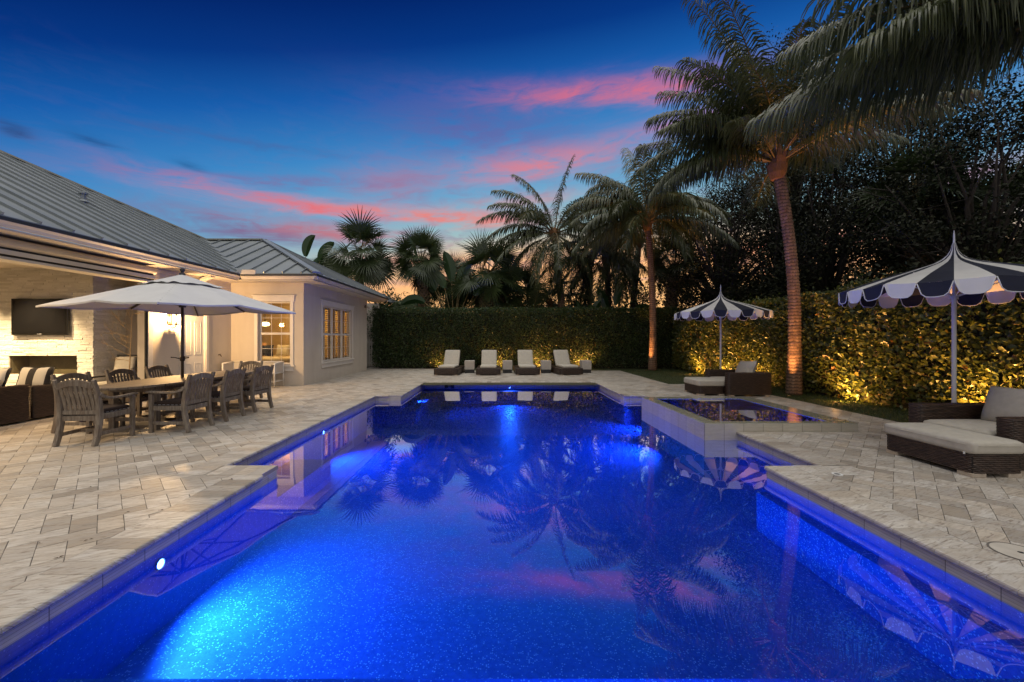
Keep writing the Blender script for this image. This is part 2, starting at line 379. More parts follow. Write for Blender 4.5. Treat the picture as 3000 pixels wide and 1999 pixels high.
# ------------------------------------------------------------------ mesh builder
class MB:
    def __init__(s):
        s.v, s.f, s.r, s.uv, s.mi = [], [], [], [], []
        s.m = 0

    def poly(s, pts, rnd=0.5, uvs=None):
        b = len(s.v)
        s.v += [tuple(p) for p in pts]
        s.r += [rnd] * len(pts)
        s.f.append(tuple(range(b, b + len(pts))))
        s.uv.append(uvs)
        s.mi.append(s.m)

    def mesh(s, vs, fs, rnd=0.5):
        b = len(s.v)
        s.v += [tuple(p) for p in vs]
        s.r += [rnd] * len(vs)
        for f in fs:
            s.f.append(tuple(b + i for i in f))
            s.uv.append(None)
            s.mi.append(s.m)

    def box(s, x0, x1, y0, y1, z0, z1, T=None, rnd=0.5):
        p = [Vector(q) for q in ((x0, y0, z0), (x1, y0, z0), (x1, y1, z0), (x0, y1, z0), (x0, y0, z1), (x1, y0, z1), (x1, y1, z1), (x0, y1, z1))]
        if T:
            p = [T @ q for q in p]
        s.mesh(p, [(0, 3, 2, 1), (4, 5, 6, 7), (0, 1, 5, 4), (1, 2, 6, 5), (2, 3, 7, 6), (3, 0, 4, 7)], rnd)

    def sweep(s, path, wv, w, d):
        """rectangular bar along path; wv = fixed width direction"""
        path = [Vector(p) for p in path]
        wv = Vector(wv).normalized()
        n = len(path)
        ws = w if isinstance(w, (list, tuple)) else [w] * n
        ds = d if isinstance(d, (list, tuple)) else [d] * n
        vs = []
        for i, p in enumerate(path):
            t = (path[min(i + 1, n - 1)] - path[max(i - 1, 0)]).normalized()
            nn = t.cross(wv).normalized()
            a, b_ = wv * ws[i] / 2, nn * ds[i] / 2
            vs += [p - a - b_, p + a - b_, p + a + b_, p - a + b_]
        fs = [(0, 3, 2, 1), tuple(4 * (n - 1) + k for k in (0, 1, 2, 3))]
        for i in range(n - 1):
            for k in range(4):
                q = (k + 1) % 4
                fs.append((4 * i + k, 4 * i + q, 4 * i + 4 + q, 4 * i + 4 + k))
        s.mesh(vs, fs)

    def tube(s, path, r, n=8, cap=True, rnd=0.5, squash=None):
        path = [Vector(p) for p in path]
        m = len(path)
        rs = r if isinstance(r, (list, tuple)) else [r] * m
        vs = []
        t0 = (path[1] - path[0]).normalized()
        up = Vector((0, 0, 1)) if abs(t0.z) < 0.9 else Vector((1, 0, 0))
        a = t0.cross(up).normalized()
        for i, p in enumerate(path):
            t = (path[min(i + 1, m - 1)] - path[max(i - 1, 0)]).normalized()
            a = (a - t * a.dot(t)).normalized()
            b_ = t.cross(a)
            for k in range(n):
                g = 2 * PI * k / n
                vs.append(p + (a * math.cos(g) + b_ * math.sin(g)) * rs[i])
        fs = []
        for i in range(m - 1):
            for k in range(n):
                q = (k + 1) % n
                fs.append((i * n + k, i * n + q, i * n + n + q, i * n + n + k))
        if cap:
            fs.append(tuple(range(n - 1, -1, -1)))
            fs.append(tuple((m - 1) * n + k for k in range(n)))
        s.mesh(vs, fs, rnd)

    def lathe(s, prof, n=24, c=(0, 0, 0)):
        vs, fs = [], []
        m = len(prof)
        for r, z in prof:
            for k in range(n):
                g = 2 * PI * k / n
                vs.append((c[0] + r * math.cos(g), c[1] + r * math.sin(g), c[2] + z))
        for i in range(m - 1):
            for k in range(n):
                q = (k + 1) % n
                fs.append((i * n + k, i * n + q, i * n + n + q, i * n + n + k))
        if prof[0][0] > 1e-5:
            fs.append(tuple(range(n - 1, -1, -1)))
        if prof[-1][0] > 1e-5:
            fs.append(tuple((m - 1) * n + k for k in range(n)))
        s.mesh(vs, fs)

    def cushion(s, c, half, r=0.05, puff=0.02, n=8, T=None, rnd=0.5):
        """soft rounded box"""
        bm = bmesh.new()
        bmesh.ops.create_cube(bm, size=2)
        bmesh.ops.subdivide_edges(bm, edges=bm.edges[:], cuts=n, use_grid_fill=True)
        vs = []
        hv = Vector(half)
        for v in bm.verts:
            p = v.co
            # concentrate samples near the edges
            p = Vector([math.copysign(abs(k) ** 0.6, k) for k in p])
            w = Vector([p[i] * hv[i] for i in range(3)])
            q = Vector([max(-hv[i] + r, min(hv[i] - r, w[i])) for i in range(3)])
            d = w - q
            if d.length > 1e-6:
                w = q + d.normalized() * r
            w.z += math.copysign(puff, p.z) * (1 - p.x ** 2) * (1 - p.y ** 2) * (1 if abs(p.z) > 0.5 else 0)
            w += Vector(c)
            vs.append(T @ w if T else w)
        bm.verts.ensure_lookup_table()
        fs = [tuple(v.index for v in f.verts) for f in bm.faces]
        bm.free()
        s.mesh(vs, fs, rnd)

    def pillow(s, c, hw, hh, th, T=None, n=14):
        """throw pillow lying in the local xy plane"""
        vs, fs = [], []
        for side in (1, -1):
            for j in range(n + 1):
                for i in range(n + 1):
                    u, v = 2 * i / n - 1, 2 * j / n - 1
                    pin = 1 - 0.10 * (1 - abs(u)) ** 1.2 * abs(v) ** 3 - 0.0
                    pin2 = 1 - 0.10 * (1 - abs(v)) ** 1.2 * abs(u) ** 3
                    z = side * th * ((1 - abs(u) ** 2.6) * (1 - abs(v) ** 2.6)) ** 0.55
                    p = Vector((u * hw * pin2, v * hh * pin, z)) + Vector(c)
                    vs.append(T @ p if T else p)
        k = (n + 1) ** 2
        for j in range(n):
            for i in range(n):
                a = j * (n + 1) + i
                fs.append((a, a + 1, a + n + 2, a + n + 1))
                fs.append((k + a, k + a + n + 1, k + a + n + 2, k + a + 1))
        s.mesh(vs, fs)

    def build(s, name, mat, parent=None, smooth=False, bevel=0.0, off=None, segs=2):
        me = bpy.data.meshes.new(name)
        vs = s.v
        if off is not None:
            vs = [(p[0] - off[0], p[1] - off[1], p[2] - off[2]) for p in vs]
        me.from_pydata(vs, [], s.f)
        a = me.attributes.new('rnd', 'FLOAT', 'POINT')
        a.data.foreach_set('value', np.array(s.r, dtype=np.float32))
        if any(u is not None for u in s.uv):
            ul = me.uv_layers.new(name='UVMap')
            arr = []
            for f, u in zip(s.f, s.uv):
                arr += [c for q in (u or [(0, 0)] * len(f)) for c in q]
            ul.data.foreach_set('uv', np.array(arr, dtype=np.float32))
        for m in (mat if isinstance(mat, (list, tuple)) else [mat]):
            me.materials.append(m)
        if any(s.mi):
            me.polygons.foreach_set('material_index', np.array(s.mi, dtype=np.int32))
        if smooth:
            me.polygons.foreach_set('use_smooth', np.ones(len(s.f), dtype=bool))
        me.update()
        o = bpy.data.objects.new(name, me)
        C.objects.link(o)
        if parent:
            o.parent = parent
        if bevel:
            md = o.modifiers.new('bevel', 'BEVEL')
            md.width = bevel
            md.segments = segs
            md.limit_method = 'ANGLE'
            md.angle_limit = R(40)
        return o


def tag(o, label=None, cat=None, group=None, kind=None):
    if label:
        o['label'] = label
    if cat:
        o['category'] = cat
    if group:
        o['group'] = group
    if kind:
        o['kind'] = kind
    return o


def thing(name, label, cat, loc=(0, 0, 0), rz=0.0, group=None):
    o = bpy.data.objects.new(name, None)
    o.empty_display_size = 0.2
    C.objects.link(o)
    o.location = loc
    o.rotation_euler = (0, 0, rz)
    return tag(o, label, cat, group)


def dup(root, loc, rz, label, group=None):
    def cp(o, parent):
        c = o.copy()
        C.objects.link(c)
        c.parent = parent
        for ch in o.children:
            cp(ch, c)
        return c
    r = cp(root, None)
    r.location = loc
    r.rotation_euler = (0, 0, rz)
    r['label'] = label
    if group:
        r['group'] = group
    return r


def light(kind, loc, energy, col, size=0.05, rot=None, **kw):
    l = bpy.data.lights.new('lamp', kind)
    l.energy = energy
    l.color = col
    if kind in ('POINT', 'SPOT'):
        l.shadow_soft_size = size
    for k, v in kw.items():
        setattr(l, k, v)
    o = bpy.data.objects.new('lamp', l)
    C.objects.link(o)
    o.location = loc
    if rot is not None:
        o.rotation_euler = Vector(rot).to_track_quat('-Z', 'Y').to_euler()
    return o


def np_mesh(name, verts, quads, rnd, mat, parent=None, smooth=False):
    """verts (N,3), quads (K,4) numpy, rnd (N)"""
    me = bpy.data.meshes.new(name)
    n, k = len(verts), len(quads)
    me.vertices.add(n)
    me.vertices.foreach_set('co', np.ascontiguousarray(verts, dtype=np.float32).ravel())
    me.loops.add(k * 4)
    me.loops.foreach_set('vertex_index', np.ascontiguousarray(quads, dtype=np.int32).ravel())
    me.polygons.add(k)
    me.polygons.foreach_set('loop_start', np.arange(0, k * 4, 4, dtype=np.int32))
    me.attributes.new('rnd', 'FLOAT', 'POINT').data.foreach_set('value', np.asarray(rnd, dtype=np.float32))
    me.materials.append(mat)
    if smooth:
        me.polygons.foreach_set('use_smooth', np.ones(k, dtype=bool))
    me.update(calc_edges=True)
    me.validate()
    o = bpy.data.objects.new(name, me)
    C.objects.link(o)
    if parent:
        o.parent = parent
    return o


def unit(a):
    return a / np.maximum(np.linalg.norm(a, axis=-1, keepdims=True), 1e-9)


def leaves(cent, direc, norm, length, width, fold=0.25):
    """obovate leaves, folded on the midrib -> verts, quads"""
    n = len(cent)
    d = unit(direc)
    s = unit(np.cross(d, norm))
    u = np.cross(s, d)
    T = [(0, 0), (0.40, 0.36), (0.78, 0.42), (1, 0), (0.78, -0.42), (0.40, -0.36)]
    vs = np.zeros((n, 6, 3))
    for k, (a, b) in enumerate(T):
        vs[:, k] = cent + d * (a * length)[:, None] + s * (b * width)[:, None] + u * (abs(b) * fold * width)[:, None]
    q = np.arange(n)[:, None, None] * 6 + np.array([[0, 1, 2, 3], [0, 3, 4, 5]])[None]
    return vs.reshape(-1, 3), q.reshape(-1, 4)
# ================================================================== SETTING
FL = 0.74                         # pool floor depth
WZ = -0.135                      # pool water level
POOL = [(-2.61, 3.11, 0.7, 4.65), (-3.24, 3.78, 4.65, 10.3), (-2.58, 3.20, 10.3, 13.43)]
CW = 0.31                        # coping width
SPA = (3.245, 5.687, 6.33, 9.15)
DECK = [(-13.0, 7.06, -1.5, 12.8), (-8.5, 5.4, 12.8, 18.0), (-6.6, -2.6, 18.0, 20.2)]


def inr(x, y, rects, g=0.0):
    return any(a - g < x < b + g and c - g < y < d + g for a, b, c, d in rects)


def herring():
    """6x12 herringbone pavers at 45 degrees, clipped to the deck outside the coping"""
    holes = [(a - CW, b + CW, c - CW, d + CW) for a, b, c, d in POOL] + [SPA]
    xs = sorted({v for r in DECK + holes for v in r[:2]})
    ys = sorted({v for r in DECK + holes for v in r[2:]})
    rects = []
    for j in range(len(ys) - 1):
        run = None
        for i in range(len(xs) - 1):
            cx, cy = (xs[i] + xs[i + 1]) / 2, (ys[j] + ys[j + 1]) / 2
            ok = inr(cx, cy, DECK) and not inr(cx, cy, holes)
            if ok:
                run = [xs[i], xs[i + 1]] if run is None else [run[0], xs[i + 1]]
            if run and (not ok or i == len(xs) - 2):
                rects.append((run[0], run[1], ys[j], ys[j + 1]))
                run = None
    mb = MB()
    w = 0.1535
    c45 = math.cos(PI / 4)

    def tow(a, b):
        return ((a + b) * c45 * w - 2.0, (-a + b) * c45 * w + 5.0)

    def clip(poly, r):
        for ax, lim, sg in ((0, r[0], 1), (0, r[1], -1), (1, r[2], 1), (1, r[3], -1)):
            out = []
            for i in range(len(poly)):
                p, q = poly[i - 1], poly[i]
                dp, dq = sg * (p[ax] - lim), sg * (q[ax] - lim)
                if (dp >= 0) != (dq >= 0):
                    t = dp / (dp - dq)
                    out.append((p[0] + t * (q[0] - p[0]), p[1] + t * (q[1] - p[1])))
                if dq >= 0:
                    out.append(q)
            poly = out
            if not poly:
                break
        return poly
    rr = random.Random(3)
    N = 150
    for i in range(-N, N):
        for j in range(-N, N):
            k = (i - j) % 4
            if k == 0:
                cell = [(i, j), (i + 2, j), (i + 2, j + 1), (i, j + 1)]
                la, lb = (1, 0), (0, 1)
            elif k == 3:
                cell = [(i, j), (i + 1, j), (i + 1, j + 2), (i, j + 2)]
                la, lb = (0, 1), (1, 0)
            else:
                continue
            P = [tow(*c) for c in cell]
            cx, cy = sum(p[0] for p in P) / 4, sum(p[1] for p in P) / 4
            if not inr(cx, cy, DECK, 0.3):
                continue
            full = all(inr(p[0], p[1], DECK) and not inr(p[0], p[1], holes) for p in P) and inr(cx, cy, DECK) and not inr(cx, cy, holes)
            pieces = [P] if full else [clip(P, r) for r in rects]
            rnd = rr.random()
            ou, ov = rr.random() * 40, rr.random() * 40
            sg = rr.choice((-1, 1))
            dz = rr.uniform(-0.0012, 0.0012)
            for q in pieces:
                if len(q) < 3:
                    continue
                gx, gy = sum(p[0] for p in q) / len(q), sum(p[1] for p in q) / len(q)
                area = abs(sum(q[t - 1][0] * q[t][1] - q[t][0] * q[t - 1][1] for t in range(len(q)))) / 2
                if area < 0.0006:
                    continue
                inn = []
                for p in q:
                    L = math.hypot(p[0] - gx, p[1] - gy)
                    f = max(0.3, 1 - 0.0042 / L)
                    inn.append((gx + (p[0] - gx) * f, gy + (p[1] - gy) * f))
                # veins run mostly across the picture: blend local and world frames
                uv = [(ou + sg * (p[0] * 0.94 + p[1] * 0.34), ov + (p[1] * 0.94 - p[0] * 0.34)) for p in inn]
                mb.poly([(p[0], p[1], dz) for p in inn], rnd, uv)
                b = len(mb.v)
                n = len(inn)
                for t in range(n):
                    a_, b_ = inn[t], inn[(t + 1) % n]
                    mb.poly([(a_[0], a_[1], dz - .008), (b_[0], b_[1], dz - .008), (b_[0], b_[1], dz), (a_[0], a_[1], dz)], rnd, [(0, 0)] * 4)
    o = mb.build('pool_deck', M['paver'])
    o['kind'] = 'structure'
    g = MB()
    for r in rects:
        g.poly([(r[0], r[2], -.0055), (r[1], r[2], -.0055), (r[1], r[3], -.0055), (r[0], r[3], -.0055)])
    g.build('deck_joint_bed', M['grout'])['kind'] = 'structure'
    return rects


def pool():
    # outline, counter-clockwise
    (a0, a1, ay, by), (b0, b1, _, cy), (c0, c1, _, dy) = POOL
    out = [(a0, ay), (a1, ay), (a1, by), (b1, by), (b1, cy), (c1, cy), (c1, dy), (c0, dy), (c0, cy), (b0, cy), (b0, by), (a0, by)]
    n = len(out)
    cop, band, wall = MB(), MB(), MB()
    rr = random.Random(5)
    conv = []
    for i in range(n):
        p, q, r = out[i - 1], out[i], out[(i + 1) % n]
        conv.append((q[0] - p[0]) * (r[1] - q[1]) - (q[1] - p[1]) * (r[0] - q[0]) > 0)
    ov = 0.03
    for i in range(n):
        A, B = Vector((*out[i], 0)), Vector((*out[(i + 1) % n], 0))
        d = (B - A).normalized()
        nn = Vector((d.y, -d.x, 0))            # outward
        L = (B - A).length
        s0 = 0.0 if conv[i] else CW
        s1 = L + (CW if conv[(i + 1) % n] else 0.0)
        if conv[i]:
            s0 = -ov * 0 + 0.0
        s0 -= 0 if conv[i] else (CW)          # stones up to the corner, mitre handled by ownership
        s0 = (-0.0 if conv[i] else CW)
        k = max(1, round((s1 - s0) / 0.153))
        st = (s1 - s0) / k
        for q in range(k):
            u0, u1 = s0 + q * st + .0012, s0 + (q + 1) * st - .0012
            m = A + d * (u0 + u1) / 2 + nn * 0.1
            if SPA[0] < m.x < SPA[1] + .3 and SPA[2] - .02 < m.y < SPA[3] + .02:
                continue
            T = Matrix(((d.x, nn.x, 0, A.x), (d.y, nn.y, 0, A.y), (0, 0, 1, 0), (0, 0, 0, 1)))
            # nosing: rounded front edge
            prof = [(CW - .002, -.045), (CW - .002, 0.001), (-ov + .016, 0.001), (-ov + .005, -.004), (-ov, -.016), (-ov, -.034), (-ov + .008, -.045)]
            rnd = rr.random()
            ou, ovv = rr.random() * 30, rr.random() * 30
            for e in range(len(prof)):
                (y0, z0), (y1, z1) = prof[e], prof[(e + 1) % len(prof)]
                pts = [T @ Vector((u0, y0, z0)), T @ Vector((u1, y0, z0)), T @ Vector((u1, y1, z1)), T @ Vector((u0, y1, z1))]
                cop.poly(pts, rnd, [(ou + p.x * .94 + p.y * .34 + p.z, ovv + p.y * .94 - p.x * .34 + p.z) for p in pts])
            for uu, flip in ((u0, 0), (u1, 1)):
                pts = [T @ Vector((uu, y, z)) for y, z in prof]
                if flip:
                    pts.reverse()
                cop.poly(pts, rnd, [(ou, ovv)] * len(pts))
        # waterline tile band and plaster wall (skip where the spa stands)
        segs = [(A, B)]
        if abs(A.x - b1) < .01 and abs(B.x - b1) < .01:
            segs = [(A, Vector((b1, SPA[2], 0))), (Vector((b1, SPA[3], 0)), B)]
        for P, Q in segs:
            band.poly([(P.x, P.y, -.045), (Q.x, Q.y, -.045), (Q.x, Q.y, -.143), (P.x, P.y, -.143)])
            band.poly([(P.x, P.y, -.045), (Q.x, Q.y, -.045), (Q.x + nn.x * CW, Q.y + nn.y * CW, -.0449), (P.x + nn.x * CW, P.y + nn.y * CW, -.0449)])
            wall.poly([(P.x, P.y, -.143), (Q.x, Q.y, -.143), (Q.x, Q.y, -FL), (P.x, P.y, -FL)])
    for r in POOL:
        wall.poly([(r[0], r[2], -FL), (r[1], r[2], -FL), (r[1], r[3], -FL), (r[0], r[3], -FL)])
    # ledges and entry steps
    wall.box(2.985, 3.105, 0.71, 4.64, -1.49, -0.30)
    wall.box(-2.48, 2.98, 0.71, 2.24, -1.494, -0.42)
    wall.box(-3.235, -2.64, 4.66, 6.2, -1.493, -0.40)
    wall.box(-2.57, -2.2, 10.32, 13.42, -1.492, -0.40)
    cop.build('pool_coping', M['coping'])['kind'] = 'structure'
    band.build('pool_tile_band', M['tile'])['kind'] = 'structure'
    wall.build('pool_basin', M['pebble'])['kind'] = 'structure'
    w = MB()
    rects = [POOL[0], (POOL[1][0], SPA[0], 4.65, 10.3), (SPA[0], POOL[1][1], 4.65, SPA[2]), (SPA[0], POOL[1][1], SPA[3], 10.3), POOL[2]]
    for r in rects:
        w.poly([(r[0], r[2], WZ), (r[1], r[2], WZ), (r[1], r[3], WZ), (r[0], r[3], WZ)])
    w.build('pool_water', M['water'])['kind'] = 'structure'
    # skimmer mouth in the far tile band
    sk = thing('pool_skimmer', 'black skimmer mouth in the tile band at the far end of the pool', 'skimmer', (-1.72, 13.43, -0.10))
    m = MB()
    m.box(-.16, .16, -.006, -.002, -.05, .05)
    m.build('opening', M['slot'], sk)
    for zz in (.028, -.048):
        m = MB()
        m.box(-.05, .05, -.010, -.007, zz, zz + .02)
        m.build('weir_clip', M['tile'], sk)


def spa():
    x0, x1, y0, y1 = SPA
    zt = 0.138
    ix0, ix1, iy0, iy1 = x0 + .23, x1 - .37, y0 + .16, y1 - .30
    root = thing('hot_tub', 'raised square hot tub with ribbed tile sides and overflowing rim beside the pool', 'hot tub', (x0, y0, 0))
    m = MB()
    for a, b, c, d in ((x0, y0, x1, y0), (x1, y0, x1, y1), (x1, y1, x0, y1), (x0, y1, x0, y0)):
        m.poly([(a, b, -1.45), (c, d, -1.45), (c, d, zt - .012), (a, b, zt - .012)])
    m.build('tiled_wall', M['tile'], root, off=(x0, y0, 0))
    m = MB()
    O = [(x0, y0), (x1, y0), (x1, y1), (x0, y1)]
    I = [(ix0, iy0), (ix1, iy0), (ix1, iy1), (ix0, iy1)]
    e = .012
    O2 = [(x0 + e, y0 + e), (x1 - e, y0 + e), (x1 - e, y1 - e), (x0 + e, y1 - e)]
    for k in range(4):
        q = (k + 1) % 4
        m.poly([(*O[k], zt - e), (*O[q], zt - e), (*O2[q], zt), (*O2[k], zt)])
        m.poly([(*O2[k], zt), (*O2[q], zt), (*I[q], zt - .002), (*I[k], zt - .002)])
    m.build('overflow_rim', M['rim'], root, off=(x0, y0, 0))
    m = MB()
    for k in range(4):
        q = (k + 1) % 4
        m.poly([(*I[q], zt - .002), (*I[k], zt - .002), (*I[k], -.8), (*I[q], -.8)])
    m.poly([(*p, -.8) for p in I])
    m.box(ix0 + .003, ix1 - .003, iy1 - .45, iy1 - .003, -.79, -.33)
    m.build('basin', M['pebble'], root, off=(x0, y0, 0))
    m = MB()
    m.poly([(*p, zt - .008) for p in I])
    m.build('water_surface', M['water'], root, off=(x0, y0, 0))
    rr = random.Random(2)
    for k, (lx, ly) in enumerate(((5.30, 6.52), (5.42, 6.46), (5.56, 6.47), (5.36, 6.60))):
        m = MB()
        a = rr.random() * 6
        p = Vector((0, 0, .004))
        q = Vector((math.cos(a) * .11, math.sin(a) * .11, .02))
        s = Vector((-math.sin(a), math.cos(a), 0)) * .025
        m.poly([p, (p + q) / 2 + s + Vector((0, 0, .012)), q, (p + q) / 2 - s + Vector((0, 0, .006))])
        o = m.build('fallen_leaf', M['piping'] if k < 0 else M['dryleaf'])
        o.location = (lx, ly, zt)
        tag(o, ['dry tan leaf lying innermost on the hot tub rim corner', 'pale curled leaf on the rim corner between two other leaves',
                'dry leaf nearest the outer corner of the hot tub rim', 'small dry leaf farthest back on the rim corner'][k], 'leaf', 'dry leaves on the hot tub rim')


def walls_with_holes(mb, axis, at, thick, a0, a1, z0, z1, holes):
    """wall in plane axis=at (outer face), thickness to the inside (signed)"""
    A = sorted({a0, a1, *[h for q in holes for h in q[:2]]})
    Z = sorted({z0, z1, *[h for q in holes for h in q[2:]]})
    lo, hi = sorted((at, at + thick))
    for i in range(len(A) - 1):
        for j in range(len(Z) - 1):
            ca, cz = (A[i] + A[i + 1]) / 2, (Z[j] + Z[j + 1]) / 2
            if any(h[0] < ca < h[1] and h[2] < cz < h[3] for h in holes):
                continue
            if axis == 'x':
                mb.box(lo, hi, A[i], A[i + 1], Z[j], Z[j + 1])
            else:
                mb.box(A[i], A[i + 1], lo, hi, Z[j], Z[j + 1])


EAVE = 3.40


def roof_plane(mb, seams, pts, axis, start, step, count, th=.05, horiz=None):
    """pts: planar polygon (top side). seams at constant coordinate `axis` in plan"""
    P = [Vector(p) for p in pts]
    nrm = Vector((0, 0, 0))
    for i in range(len(P)):
        nrm += P[i - 1].cross(P[i])
    nrm.normalize()
    if nrm.z < 0:
        P.reverse()
        nrm = -nrm
    b = [p - Vector((0, 0, th)) for p in P]
    n = len(P)
    mb.poly(P)
    mb.poly(list(reversed(b)))
    for i in range(n):
        q = (i + 1) % n
        mb.poly([b[i], b[q], P[q], P[i]])
    ax = 0 if axis == 'x' else 1
    for k in range(count):
        c = start + k * step
        hits = []
        for i in range(n):
            p, q = P[i], P[(i + 1) % n]
            if (p[ax] - c) * (q[ax] - c) < 0:
                t = (c - p[ax]) / (q[ax] - p[ax])
                hits.append(p + (q - p) * t)
        if len(hits) == 2:
            A, B = hits
            d = (B - A)
            if d.length < 0.1:
                continue
            wv = Vector((1, 0, 0)) if ax == 0 else Vector((0, 1, 0))
            up = nrm
            seams.sweep([A + up * .024, B + up * .024], wv, .030, .05)


def window(house, name_lbl, axis, at, a0, a1, z0, z1, lites, rec, outx, muntin=True, label=None):
    """framed sash window; axis = wall normal axis, outx = +1/-1 outward sign along axis"""
    def bx(mb, u0, u1, d0, d1, q0, q1):
        d0, d1 = sorted((at + outx * d0, at + outx * d1))
        if axis == 'x':
            mb.box(d0, d1, u0, u1, q0, q1)
        else:
            mb.box(u0, u1, d0, d1, q0, q1)
    off = house.location
    t = .105
    m = MB()          # outer trim (is the window part itself)
    bx(m, a0 - t, a0, .002, .032, z0 - .02, z1)
    bx(m, a1, a1 + t, .002, .032, z0 - .02, z1)
    bx(m, a0 - t - .03, a1 + t + .03, .002, .040, z1, z1 + .165)
    bx(m, a0 - t - .06, a1 + t + .06, .002, .070, z1 + .165, z1 + .195)
    w = m.build('window', M['trim'], house, off=off, bevel=.004)
    if label:
        w['label'] = label
    m = MB()
    bx(m, a0 - t - .03, a1 + t + .03, .002, .06, z0 - .07, z0 - .02)
    bx(m, a0 - t, a1 + t, .003, .03, z0 - .21, z0 - .071)
    m.build('sill', M['trim'], w, bevel=.004)
    bl = w.children[-1]
    for v in bl.data.vertices:
        v.co -= off
    # reveal + sash frame
    f = MB()
    wd = .045
    zm = (z0 + z1) / 2 - .02
    bx(f, a0 + .0, a0 + wd, -rec, -rec - .05, z0, z1)
    bx(f, a1 - wd, a1, -rec, -rec - .05, z0, z1)
    bx(f, a0 + wd, a1 - wd, -rec, -rec - .05, z0, z0 + wd)
    bx(f, a0 + wd, a1 - wd, -rec, -rec - .05, z1 - wd, z1)
    bx(f, a0 + wd, a1 - wd, -rec + .01, -rec - .06, zm - .035, zm + .035)
    pw = (a1 - a0) / lites
    for k in range(1, lites):
        bx(f, a0 + k * pw - .035, a0 + k * pw + .035, -rec + .012, -rec - .062, z0 + wd, zm - .035)
        bx(f, a0 + k * pw - .035, a0 + k * pw + .035, -rec + .012, -rec - .062, zm + .035, z1 - wd)
    fo = f.build('frame', M['trim'], w, off=off, bevel=.003)
    if muntin:
        g = MB()
        for k in range(lites):
            for (q0, q1) in ((z0 + wd, zm - .035), (zm + .035, z1 - wd)):
                u0, u1 = a0 + k * pw + .036, a0 + (k + 1) * pw - .036
                for t_ in (1 / 3, 2 / 3):
                    uu = u0 + (u1 - u0) * t_
                    bx(g, uu - .006, uu + .006, -rec - .018, -rec - .028, q0, q1)
                qq = (q0 + q1) / 2
                bx(g, u0, u1, -rec - .0185, -rec - .0275, qq - .006, qq + .006)
        g.build('muntin_grid', M['trim'], w, off=off)
    p = MB()
    bx(p, a0 + wd - .005, a1 - wd + .005, -rec - .0300, -rec - .0315, z0 + wd - .005, z1 - wd + .005)
    p.build('pane', M['glass'], w, off=off)
    return w


